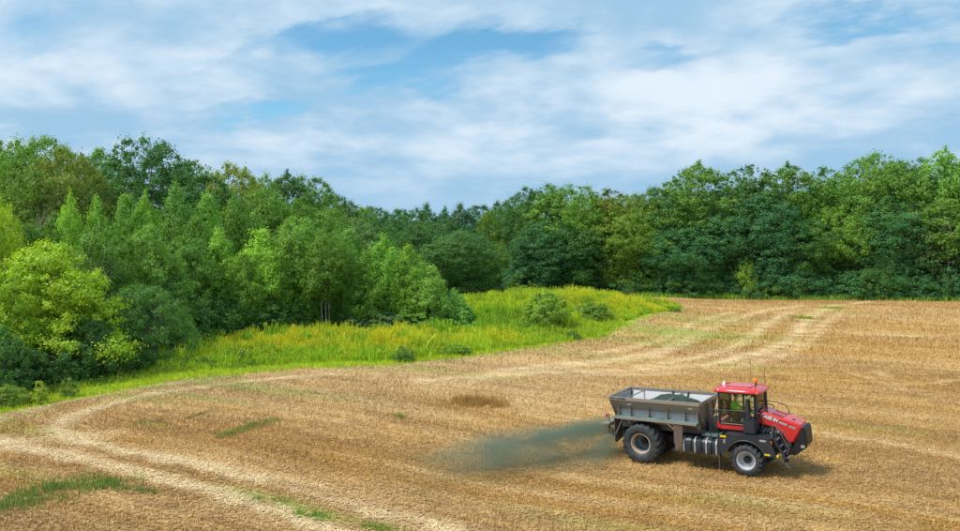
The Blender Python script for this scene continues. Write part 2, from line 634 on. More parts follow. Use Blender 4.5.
# ------------------------------------------------------------------ blades (stubble, grass, meadow plants)
def blades(x, y, z, h, w, lean, col, rng, tip=0.15, shade=0.0):
    """narrow upright quads, one per point; returns V, loops, colours"""
    n = len(x)
    a = rng.uniform(0, 2 * np.pi, n)
    la = rng.uniform(0, 2 * np.pi, n)
    L = np.abs(rng.normal(0, 1, n)) * lean
    bx, by = np.cos(a) * w / 2, np.sin(a) * w / 2
    tx, ty = x + np.cos(la) * L * h, y + np.sin(la) * L * h
    V = np.empty((n, 4, 3))
    V[:, 0] = np.stack([x - bx, y - by, z - 0.02], 1)
    V[:, 1] = np.stack([x + bx, y + by, z - 0.02], 1)
    V[:, 2] = np.stack([tx + bx * tip, ty + by * tip, z + h], 1)
    V[:, 3] = np.stack([tx - bx * tip, ty - by * tip, z + h * 0.97], 1)
    C = np.repeat(col[:, None, :], 4, 1)
    return V.reshape(-1, 3), np.arange(n * 4), C.reshape(-1, 3)


def in_view(x, y, pad=1.5):
    return (np.abs(x) < y * (480 / 780.0) * 1.04 + pad) & (y > 21)


def build_stubble():
    rng = np.random.default_rng(11)
    xs, ys = [], []
    for y0, y1, dens in ((22, 25.5, 60), (25.5, 34, 150), (34, 44, 105), (44, 58, 60), (58, 80, 26), (80, 126, 9)):
        wid = y1 * 0.64 + 14
        n = int((y1 - y0) * 2 * wid * dens)
        x = rng.uniform(-wid, wid, n)
        y = rng.uniform(y0, y1, n)
        k = in_view(x, y, 12)
        xs.append(x[k]); ys.append(y[k])
    x = np.concatenate(xs); y = np.concatenate(ys)
    c, s = math.cos(ROW), math.sin(ROW)
    u, v = x * c + y * s, -x * s + y * c
    sp = 0.36
    v = np.round(v / sp) * sp + rng.normal(0, 0.075, len(v)) + (fbm(u / 8, v / 8, 41, 2) - .5) * .5
    x, y = u * c - v * s, u * s + v * c
    d = sdist(x, y, FIELD)
    k = d > 0.2 * rng.uniform(0, 4, len(x))
    x, y = x[k], y[k]
    tr = np.zeros(len(x))
    for pts, hw, st in TRACKS:
        tr = np.maximum(tr, np.exp(-(seg_dist(x, y, pts) / (hw * 1.1)) ** 2) * st)
    k = rng.uniform(0, 1, len(x)) > tr * 0.55
    x, y, tr = x[k], y[k], tr[k]
    n = len(x)
    h = rng.uniform(0.07, 0.17, n) * (1 - 0.65 * tr) * (0.75 + 0.5 * fbm(x / 3, y / 3, 8, 2)) * (1 + sstep(y, 45, 110) * .8)
    w = rng.uniform(0.012, 0.032, n) * (1 + sstep(y, 34, 90) * 2.0)
    col = field_color(x, y) * rng.uniform(0.72, 1.22, n)[:, None]
    V, L, C = blades(x, y, ground_h(x, y), h, w, 0.35, col, rng, 0.6)
    me = mesh_np('stubble', V, 4, L, M_STRAW, np.clip(C, 0, 0.85))
    o = link('stubble', me, kind='stuff')
    o['label'] = 'tan and gold cut straw stubble standing over the harvested field'
    o['category'] = 'stubble'
    # loose chopped straw lying flat, thick on the wheel tracks
    xs, ys = [], []
    for y0, y1, m in ((25.5, 40, 42000), (40, 62, 42000)):
        wid = y1 * 0.64
        xs.append(rng.uniform(-wid, wid, m)); ys.append(rng.uniform(y0, y1, m))
    for pts, hw, st in TRACKS[:4]:
        for i in range(len(pts) - 1):
            a, b = np.array(pts[i]), np.array(pts[i + 1])
            m = int(np.hypot(*(b - a)) * 190 * st)
            t = rng.uniform(0, 1, m)
            xs.append(a[0] + (b[0] - a[0]) * t + rng.normal(0, hw * .7, m))
            ys.append(a[1] + (b[1] - a[1]) * t + rng.normal(0, hw * .7, m))
    x = np.concatenate(xs); y = np.concatenate(ys)
    k = in_view(x, y) & (sdist(x, y, FIELD) > 0.5)
    x, y = x[k], y[k]
    n = len(x)
    a = rng.uniform(0, 2 * np.pi, n)
    ln = rng.uniform(0.05, 0.14, n); wd = rng.uniform(0.012, 0.03, n)
    dx, dy = np.cos(a), np.sin(a)
    z = ground_h(x, y)
    z1, z2 = z + rng.uniform(0.01, 0.07, n), z + rng.uniform(0.01, 0.07, n)
    V = np.empty((n, 4, 3))
    V[:, 0] = np.stack([x - dx * ln - dy * wd, y - dy * ln + dx * wd, z1], 1)
    V[:, 1] = np.stack([x - dx * ln + dy * wd, y - dy * ln - dx * wd, z1], 1)
    V[:, 2] = np.stack([x + dx * ln + dy * wd, y + dy * ln - dx * wd, z2], 1)
    V[:, 3] = np.stack([x + dx * ln - dy * wd, y + dy * ln + dx * wd, z2], 1)
    col = field_color(x, y) * rng.uniform(0.85, 1.3, n)[:, None] * np.array([1.0, 1.0, 1.02])
    me = mesh_np('loose_straw', V.reshape(-1, 3), 4, np.arange(n * 4), M_STRAW, np.clip(np.repeat(col, 4, 0), 0, .85))
    o = link('loose_straw', me, kind='stuff')
    o['label'] = 'pale chopped straw lying loose along the wheel tracks and rows'
    o['category'] = 'straw'


build_stubble()


def gold_region(x, y):
    reg = np.exp(-((y - 73) / 5.5) ** 2) * sstep(x, -27, -20) * sstep(-x, 2, 8) * 1.5
    reg = np.maximum(reg, np.exp(-(((x - 19) / 8) ** 2 + ((y - 102) / 10) ** 2)) * 1.5)
    reg = np.maximum(reg, np.exp(-(((x - 10) / 10) ** 2 + ((y - 121) / 4.5) ** 2)) * 1.0)
    reg = np.maximum(reg, np.exp(-(((x - 1) / 9) ** 2 + ((y - 75) / 2.5) ** 2)) * 0.75)
    return reg


def build_meadow():
    rng = np.random.default_rng(5)
    # ---- short verge grass along the left edge of the field
    n = 230000
    x = rng.uniform(-46, 14, n); y = rng.uniform(38, 84, n)
    d = sdist(x, y, FIELD)
    ext = 4.2 - 2.6 * sstep(x, -8, 6)
    k = (d < 0.5) & (d > -ext) & in_view(x, y, 4)
    x, y, d = x[k], y[k], d[k]
    n = len(x)
    nz = fbm(x / 2.5, y / 2.5, 21, 3)
    h = rng.uniform(0.10, 0.30, n) * (0.6 + 0.8 * nz) * (1 + sstep(-d, 1.5, 3.5) * 1.0)
    base = np.array([0.42, 0.56, 0.03])
    col = base * rng.uniform(0.7, 1.3, n)[:, None] * (0.8 + .4 * nz[:, None])
    yel = (rng.uniform(0, 1, n) < 0.25)[:, None]
    col = np.where(yel, col * np.array([1.5, 1.15, 1.0]), col)
    V, L, C = blades(x, y, ground_h(x, y), h, rng.uniform(.03, .07, n), 0.35, col, rng, .2)
    o = link('verge_grass', mesh_np('verge_grass', V, 4, L, M_BLADE, C), kind='stuff')
    o['label'] = 'short bright green grass verge along the left edge of the stubble'
    o['category'] = 'grass'
    # ---- far verge under the tree line
    n = 90000
    x = rng.uniform(14, 96, n); y = rng.uniform(112, 142, n)
    d = sdist(x, y, FIELD)
    k = (d < 1.2) & (d > -3.2) & (y > 112)
    x, y, d = x[k], y[k], d[k]
    n = len(x)
    h = rng.uniform(0.35, 0.95, n) * (0.5 + fbm(x / 4, y / 4, 23, 3))
    col = np.array([0.24, 0.44, 0.05]) * rng.uniform(0.6, 1.5, n)[:, None]
    V, L, C = blades(x, y, ground_h(x, y), h, rng.uniform(.06, .14, n), 0.3, col, rng, .2)
    o = link('far_verge_grass', mesh_np('far_verge_grass', V, 4, L, M_BLADE, C), kind='stuff')
    o['label'] = 'thin green grass strip below the far tree line'
    o['category'] = 'grass'
    # ---- tall meadow plants
    n = 400000
    x = rng.uniform(-31, 30, n); y = rng.uniform(59, 131, n)
    dm = sdist(x, y, MEADOW)
    k = (dm > -1.6 * fbm(x / .9, y / .9, 61, 2) ** 2 * rng.uniform(0, 1.6, n)) & in_view(x, y, 3)
    dm = np.maximum(dm, 0)
    x, y, dm = x[k], y[k], dm[k]
    n = len(x)
    nz = fbm(x / 4, y / 4, 25, 3)
    n2 = fbm(x / 9, y / 9, 27, 3)
    edge = sstep(dm, 0, 2.5)
    n15 = fbm(x / 1.1, y / 1.1, 29, 2)
    h = (0.35 + 0.70 * nz + 0.75 * (n15 - .25)) * rng.uniform(0.7, 1.2, n) * (0.6 + 0.4 * edge)
    c1 = np.array([0.32, 0.54, 0.03]); c2 = np.array([0.54, 0.68, 0.035]); c3 = np.array([0.14, 0.28, 0.04])
    w = sstep(n2, .35, .6)[:, None]
    col = c1 * (1 - w) + c2 * w
    w = np.maximum(sstep(nz, .52, .38) * .45, sstep(n15, .50, .34) * .5)[:, None]
    col = (col * (1 - w) + c3 * w) * rng.uniform(0.7, 1.3, n)[:, None]
    reg = gold_region(x, y)
    gz_ = (np.clip(reg, 0, 1) * sstep(fbm(x / 2.2, y / 2.2, 33, 3), 0.34, 0.62) * .65)[:, None]
    col = col * (1 - gz_) + np.array([0.78, 0.72, 0.035]) * gz_
    tuft = sstep(fbm(x / .8, y / .8, 63, 2), .56, .74)
    h = h * (.88 + .65 * tuft)
    fr = (np.exp(-(dm / 1.8) ** 2))[:, None] * .6
    col = col * (1 - fr) + np.array([0.48, 0.64, 0.04]) * fr
    V, L, C = blades(x, y, ground_h(x, y), h, rng.uniform(.06, .15, n), 0.28, col, rng, .35)
    o = link('meadow_grass', mesh_np('meadow_grass', V, 4, L, M_BLADE, C), kind='stuff')
    o['label'] = 'tall green meadow plants between the stubble and the trees'
    o['category'] = 'meadow'
    # ---- goldenrod heads
    pr = np.clip(reg * sstep(fbm(x / 2.2, y / 2.2, 33, 3), 0.34, 0.62) * .8 + .03, 0, 1)
    k = rng.uniform(0, 1, n) < pr * .6
    x, y, h = x[k], y[k], h[k]
    Vs, Cs = [], []
    for q in range(6):
        n = len(x)
        cx = x + rng.normal(0, .12, n); cy2 = y + rng.normal(0, .12, n)
        cz = ground_h(x, y) + h + rng.uniform(-.25, .12, n)
        a = rng.uniform(0, np.pi, n); e = rng.uniform(-.7, .7, n)
        r = rng.uniform(.025, .06, n)
        ux, uy, uz = np.cos(a) * r, np.sin(a) * r, 0 * r
        vx, vy, vz = -np.sin(a) * np.sin(e) * r * .7, np.cos(a) * np.sin(e) * r * .7, np.cos(e) * r * .8
        V = np.empty((n, 4, 3))
        V[:, 0] = np.stack([cx - ux, cy2 - uy, cz - uz], 1)
        V[:, 1] = np.stack([cx - vx, cy2 - vy, cz - vz], 1)
        V[:, 2] = np.stack([cx + ux, cy2 + uy, cz + uz], 1)
        V[:, 3] = np.stack([cx + vx, cy2 + vy, cz + vz], 1)
        Vs.append(V.reshape(-1, 3))
        Cs.append(np.repeat(np.array([0.82, 0.72, 0.03]) * rng.uniform(.65, 1.15, n)[:, None], 4, 0))
    V = np.concatenate(Vs)
    o = link('goldenrod_flowers', mesh_np('goldenrod_flowers', V, 4, np.arange(len(V)), M_BLADE, np.concatenate(Cs)), kind='stuff')
    o['label'] = 'yellow goldenrod flower heads scattered over the green meadow'
    o['category'] = 'flowers'


build_meadow()


# ------------------------------------------------------------------ trees
def tube(V, Fc, pts, rad, sides=6):
    """append a tapered tube along pts to lists of verts and quads"""
    base = len(V)
    n = len(pts)
    prev = None
    for i in range(n):
        p = Vector(pts[i])
        t = (Vector(pts[min(i + 1, n - 1)]) - Vector(pts[max(i - 1, 0)])).normalized()
        a = t.orthogonal().normalized() if prev is None else (prev - t * prev.dot(t)).normalized()
        prev = a
        b = t.cross(a)
        for k in range(sides):
            an = 2 * math.pi * k / sides
            V.append(tuple(p + (a * math.cos(an) + b * math.sin(an)) * rad[i]))
    for i in range(n - 1):
        for k in range(sides):
            k2 = (k + 1) % sides
            Fc.append((base + i * sides + k, base + i * sides + k2, base + (i + 1) * sides + k2, base + (i + 1) * sides + k))


def quads_mesh(name, V, Fc, mat, smooth=True):
    return mesh_np(name, np.array(V), 4, np.array(Fc), mat, None, smooth)


def leaf_cloud(rng, centers, radii, nper, size, flat=0.75, out=None, up=0.35, aspect=0.6, tone=None):
    """leaves spread through ellipsoidal clumps; out: outward direction of every clump"""
    K = len(centers)
    cnt = np.maximum(6, (nper * (radii / radii.mean()) ** 2).astype(int))
    idx = np.repeat(np.arange(K), cnt)
    n = len(idx)
    d = rng.normal(0, 1, (n, 3))
    d /= np.linalg.norm(d, axis=1)[:, None]
    rr = np.abs(rng.normal(0, 0.60, n)) + 0.12
    rr = np.where(rr > 1.35, rng.uniform(.2, 1.3, n), rr)
    off = d * rr[:, None] * radii[idx][:, None]
    off[:, 2] *= flat
    pos = centers[idx] + off
    nrm = d * 0.75 + rng.normal(0, 0.5, (n, 3))
    nrm[:, 2] += up
    if out is not None:
        nrm += out[idx] * 0.45
    nrm /= np.linalg.norm(nrm, axis=1)[:, None]
    t = rng.normal(0, 1, (n, 3))
    t[:, 2] -= 0.35
    t -= nrm * (t * nrm).sum(1)[:, None]
    t /= np.linalg.norm(t, axis=1)[:, None]
    b = np.cross(nrm, t)
    s = size * rng.uniform(0.6, 1.35, n)
    L = t * s[:, None]
    B = b * (s * aspect)[:, None]
    fold = nrm * (s * 0.18)[:, None]
    V = np.empty((n, 4, 3))
    V[:, 0] = pos - L * 0.5
    V[:, 1] = pos + B * 0.5 - fold * .4 - L * .05
    V[:, 2] = pos + L * 0.55 - fold
    V[:, 3] = pos - B * 0.5 - fold * .4 - L * .05
    ct = rng.uniform(0, 1, K) if tone is None else tone
    big = vnoise(centers[:, 0] / 2.6 + 31 + centers[:, 1] / 3.1, centers[:, 2] / 2.2 + 17, int(rng.integers(1, 99)))
    ct = ct * .45 + big * .55
    C = np.stack([rng.uniform(0, 1, n), ct[idx], np.clip(rng.normal(.5, .2, n) * .5 + rng.uniform(0, 1, K)[idx] * .2 + (1 - big[idx]) * .3, 0, 1)], 1)
    return V.reshape(-1, 3), np.repeat(C, 4, 0)


PROTO = {}


def make_tree(key, seed, H, Wd, base, nclump, nper, leaf, clr, profile, bark, mat, lean=0.0, flat=0.75, lumps=7, lump_amp=0.28,
              gaps=0.0, trunk_r=None, stems=1, inner=0.35, aspect=0.6):
    """H height, Wd crown width, base = crown start as part of H; profile(t) radius share for t 0..1 up the crown"""
    rng = np.random.default_rng(seed)
    rnd = random.Random(seed)
    cz0, cz1 = base * H, H
    # big lumps (limbs) that shape the outline
    la = rng.uniform(0, 2 * np.pi, lumps * 3)
    lt = rng.uniform(0.05, 1.0, lumps * 3)
    ls = rng.uniform(-1, 1, lumps * 3)

    def radius(t, a):
        r = profile(t)
        m = 0.0
        for q in range(lumps * 3):
            da = np.abs((a - la[q] + np.pi) % (2 * np.pi) - np.pi)
            m = m + ls[q] * np.exp(-((da / 0.6) ** 2 + ((t - lt[q]) / 0.16) ** 2))
        return r * (1 + lump_amp * m)

    t = rng.uniform(0.0, 1.0, nclump * 3)
    prof = np.array([profile(q) for q in t])
    keep = rng.uniform(0, 1, len(t)) < (prof + .12) / 1.12
    t = t[keep][:nclump]
    n = len(t)
    a = rng.uniform(0, 2 * np.pi, n)
    rr = np.where(rng.uniform(0, 1, n) < inner, rng.uniform(0.15, 0.8, n), rng.uniform(0.78, 1.04, n))
    R_ = np.array([radius(tt, aa) for tt, aa in zip(t, a)]) * Wd / 2 * rr
    topb = np.sin(a * 2 + seed) * (0.0 if key.startswith('pine') else 0.03) * H * t
    if key.startswith('pine'):
        t = t ** 1.0 * 0.99
    C = np.stack([R_ * np.cos(a) + lean * t * H * .2, R_ * np.sin(a), cz0 + (cz1 - cz0) * t * 0.97 + topb], 1)
    if gaps:
        g = vnoise(C[:, 0] / 1.9 + C[:, 1] / 2.3 + 50, C[:, 2] / 1.8 + 50, seed)
        k = g > gaps
        C, t, a = C[k], t[k], a[k]
        n = len(C)
    rad = clr * np.clip(rng.lognormal(-0.12, 0.42, n), .4, 2.0) * (1.0 - 0.3 * t)
    outd = np.stack([np.cos(a), np.sin(a), t * 1.2 - .2], 1)
    V, Cc = leaf_cloud(rng, C, rad, nper, leaf, flat, outd, aspect=aspect)
    crown = mesh_np(key + '_crown', V, 4, np.arange(len(V)), mat, Cc)
    # trunk and limbs
    tv, tf = [], []
    tr = trunk_r or H * 0.014
    for s in range(stems):
        ox, oy = (0, 0) if stems == 1 else (rnd.uniform(-.12, .12) * Wd, rnd.uniform(-.12, .12) * Wd)
        ax, ay = (lean * H * .2, 0) if stems == 1 else (ox * 1.6, oy * 1.6)
        pts, rads = [], []
        m = 9
        topf = (0.99 if key.startswith('pine') else 0.86) if stems == 1 else 0.74
        for i in range(m):
            q = i / (m - 1)
            pts.append((ox * (1 - q) + ax * q + rnd.uniform(-1, 1) * H * .008 * q, oy * (1 - q) + ay * q + rnd.uniform(-1, 1) * H * .008 * q, -0.3 + q * H * topf))
            rads.append(tr * (1 - q * 0.86) * (1.5 if i == 0 else 1) / (1 if stems == 1 else 1.5))
        tube(tv, tf, pts, rads, 7)
        order = list(range(s, n, stems))
        rnd.shuffle(order)
        for j in order[:int(110 / stems)]:
            c = C[j]
            zt = max(base * H * 0.65, c[2] - rnd.uniform(0.25, 0.6) * math.hypot(c[0], c[1]) - rnd.uniform(.2, 1.0))
            q = min(1, (zt + 0.3) / (H * topf))
            fi = q * (m - 1)
            i0 = min(int(fi), m - 2)
            p0 = Vector(pts[i0]).lerp(Vector(pts[i0 + 1]), fi - i0)
            p3 = Vector(c)
            p1 = p0.lerp(p3, 0.4) + Vector((0, 0, -0.04 * (p3 - p0).length + rnd.uniform(-.2, .2)))
            p2 = p0.lerp(p3, 0.75) + Vector((rnd.uniform(-.2, .2), rnd.uniform(-.2, .2), rnd.uniform(-.1, .3)))
            r0 = tr * (1 - q * .8) * rnd.uniform(.25, .5)
            tube(tv, tf, [p0, p1, p2, p3], [r0, r0 * .7, r0 * .45, r0 * .15], 4)
    trunk = quads_mesh(key + '_trunk', tv, tf, bark)
    PROTO[key] = (trunk, crown, H, Wd)


def p_round(t):
    return math.sqrt(max(0.0, 1 - (2 * t * 0.96 - 0.86) ** 2)) if t > 0.02 else 0.5


def p_oak(t):
    return (0.62 + 0.38 * math.sin(min(1, t / 0.55) * math.pi / 2)) * (1 if t < 0.55 else math.sqrt(max(0.0, 1 - ((t - 0.55) / 0.48) ** 2)))


def p_birch(t):
    return (0.45 + 0.55 * math.sin(min(1, t / 0.35) * math.pi / 2)) * (1 if t < 0.35 else max(0.05, 1 - ((t - 0.35) / 0.66) ** 2.1))


def p_shrub(t):
    return math.sqrt(max(0.0, 1 - (t * 0.98) ** 2.4)) * (0.9 + 0.1 * t)


def p_elder(t):
    return (0.86 + .14 * math.sin(t * 7)) * (1 if t < .4 else math.sqrt(max(0.0, 1 - ((t - .4) / .62) ** 2.2)))


def p_cone(t):
    return max(0.16, (1 - t ** 1.4))


for i, sd_ in enumerate((101, 102, 103, 104)):
    make_tree('oak%d' % i, sd_, 21, 13.5, 0.10, 960, 62, 0.275, 0.98, p_oak, M_BARK, M_LEAF, flat=0.85, lumps=9, lump_amp=.30, gaps=0.10)
for i, sd_ in enumerate((111, 112)):
    make_tree('open_oak%d' % i, sd_, 22, 12.5, 0.25, 840, 52, 0.28, 0.84, p_round, M_BARK, M_LEAF, flat=0.8, lumps=9, lump_amp=.32, gaps=0.24, inner=.45)
for i, sd_ in enumerate((121, 122, 123)):
    make_tree('birch%d' % i, sd_, 13, 6.2, 0.06, 460, 62, 0.20, 0.62, p_birch, M_BARK_PALE, M_LEAF_FINE, flat=1.1, lumps=7, lump_amp=.3, gaps=.12, trunk_r=.10, stems=2, aspect=.55)
for i, sd_ in enumerate((131, 132)):
    make_tree('elder%d' % i, sd_, 10, 9.5, 0.02, 430, 135, 0.19, 0.74, p_elder, M_BARK, M_LEAF, flat=0.75, lumps=9, lump_amp=.3, gaps=.12, stems=3, trunk_r=.2)
for i, sd_ in enumerate((141, 142, 143)):
    make_tree('bush%d' % i, sd_, 5, 6.4, 0.0, 260, 66, 0.19, 0.50, p_shrub, M_BARK, M_LEAF, flat=0.8, lumps=8, lump_amp=.3, gaps=.1, stems=4, trunk_r=.1)
make_tree('willow0', 151, 7, 9.5, 0.0, 520, 92, 0.15, 0.52, p_shrub, M_BARK, M_LEAF_FINE, flat=.9, lumps=8, lump_amp=.22, stems=5, trunk_r=.12, aspect=.38)
make_tree('birch3', 124, 13, 6.2, 0.34, 380, 60, 0.20, 0.62, p_birch, M_BARK_PALE, M_LEAF_FINE, flat=1.1, lumps=7, lump_amp=.3, gaps=.14, trunk_r=.12, stems=3, aspect=.55)
make_tree('talltree0', 162, 19, 9, 0.42, 480, 46, 0.32, 0.85, p_round, M_BARK_PALE, M_LEAF, flat=.8, lumps=8, lump_amp=.35, gaps=.2, trunk_r=.2, stems=2)
make_tree('sapling0', 171, 3, 1.9, 0.02, 60, 42, 0.16, 0.32, p_birch, M_BARK, M_LEAF, flat=.7, trunk_r=.035)


def make_dead(key, seed, H):
    rnd = random.Random(seed)
    tv, tf = [], []

    def grow(p, d, L, r, depth):
        pts, rads = [p], [r]
        m = 5
        q = p
        for i in range(m):
            d = (d + Vector((rnd.uniform(-1, 1), rnd.uniform(-1, 1), rnd.uniform(-.4, .8))) * 0.16).normalized()
            q = q + d * (L / m)
            pts.append(q)
            rads.append(r * (1 - (i + 1) / m * 0.75))
        tube(tv, tf, pts, rads, 5 if depth else 7)
        if depth < 3:
            for j in range(6 if depth == 0 else 4):
                k = rnd.randint(2 if depth == 0 else 1, m)
                ang = rnd.uniform(0, 2 * math.pi)
                side = (d.orthogonal().normalized() * math.cos(ang) + d.cross(d.orthogonal().normalized()) * math.sin(ang))
                grow(pts[k], (d * .8 + side * rnd.uniform(.5, .9)).normalized(), L * rnd.uniform(.35, .55), rads[k] * .6 + .004, depth + 1)
    grow(Vector((0, 0, -.2)), Vector((0, 0, 1)), H * .8, H * .014, 0)
    PROTO[key] = (quads_mesh(key + '_trunk', tv, tf, M_BARK_DEAD), None, H, H * .5)


make_dead('dead0', 7, 9)
make_dead('dead1', 9, 5)

TREES = []      # every placed tree: dict with px, dist, row


def place_tree(key, px, dist, top, name, row, tone, wide=1.0, color=(0.05, 0.1, 0.03), wpx=None, desc=None, cat='tree', rz=None, h=None):
    """px: pixel column of the stem, dist: metres in front of the camera, top: pixel row of its tip"""
    x = (px - CX) / F_PX * dist
    gz = float(ground_h(x, dist))
    Ht = h if h else CAM_H + (YH - top) / F_PX * dist - gz
    tm, cm, H0, W0 = PROTO[key]
    rs = random.Random(int(px * 7 + dist * 13))
    sz = Ht / H0
    sxy = sz * wide if wpx is None else (wpx / F_PX * dist) / W0
    e = thing(name, desc or '', cat, (x, dist, gz), rz if rz is not None else rs.uniform(0, 6.28))
    e.scale = (sxy, sxy, sz)
    t = link('trunk', tm, e)
    if cm:
        c = link('crown', cm, e)
        c.color = (*color, 1)
    TREES.append(dict(o=e, px=px, dist=dist, row=row, tone=tone, H=Ht, top=top, desc=desc))
    return e


DK = (0.098, 0.232, 0.052); TEAL = (0.082, 0.232, 0.078); MID_ = (0.175, 0.350, 0.050); OLIVE = (0.235, 0.315, 0.042)
LIGHT = (0.320, 0.560, 0.068); LIME = (0.410, 0.590, 0.042); YELLOW = (0.46, 0.60, 0.045); SOFT = (0.240, 0.450, 0.075); GREY = (0.165, 0.300, 0.100)
TONES = {'DK': ('dark green', DK), 'TE': ('bluish green', TEAL), 'MI': ('mid green', MID_), 'OL': ('olive', OLIVE), 'LI': ('light green', LIGHT),
         'LM': ('lime green', LIME), 'YE': ('yellow-green', YELLOW), 'SO': ('soft green', SOFT), 'GR': ('grey-green', GREY), 'LG': ('fresh green', (0.215, 0.365, 0.045)), 'WI': ('dark grey-green', (0.115, 0.255, 0.052))}
rs0 = random.Random(3)


def jit(c, k=0.14):
    f = 1 + rs0.uniform(-k, k)
    return (c[0] * f * (1 + rs0.uniform(-.08, .08)), c[1] * f, c[2] * f * (1 + rs0.uniform(-.12, .12)))


ROWS = {
    'far': ('far tree line beyond the stubble', 'tree'),
    'farlow': ('front of the far tree line', 'tree'),
    'farback': ('trees behind the far tree line', 'tree'),
    'back': ('skyline of the wooded slope', 'tree'),
    'mid': ('middle of the wooded slope', 'tree'),
    'birch': ('birches behind the goldenrod meadow', 'birch'),
    'centre': ('distant gap between the two woods', 'tree'),
    'edge': ('undergrowth along the far field edge', 'bush'),
    'left': ('thicket beside the left verge', 'bush'),
}
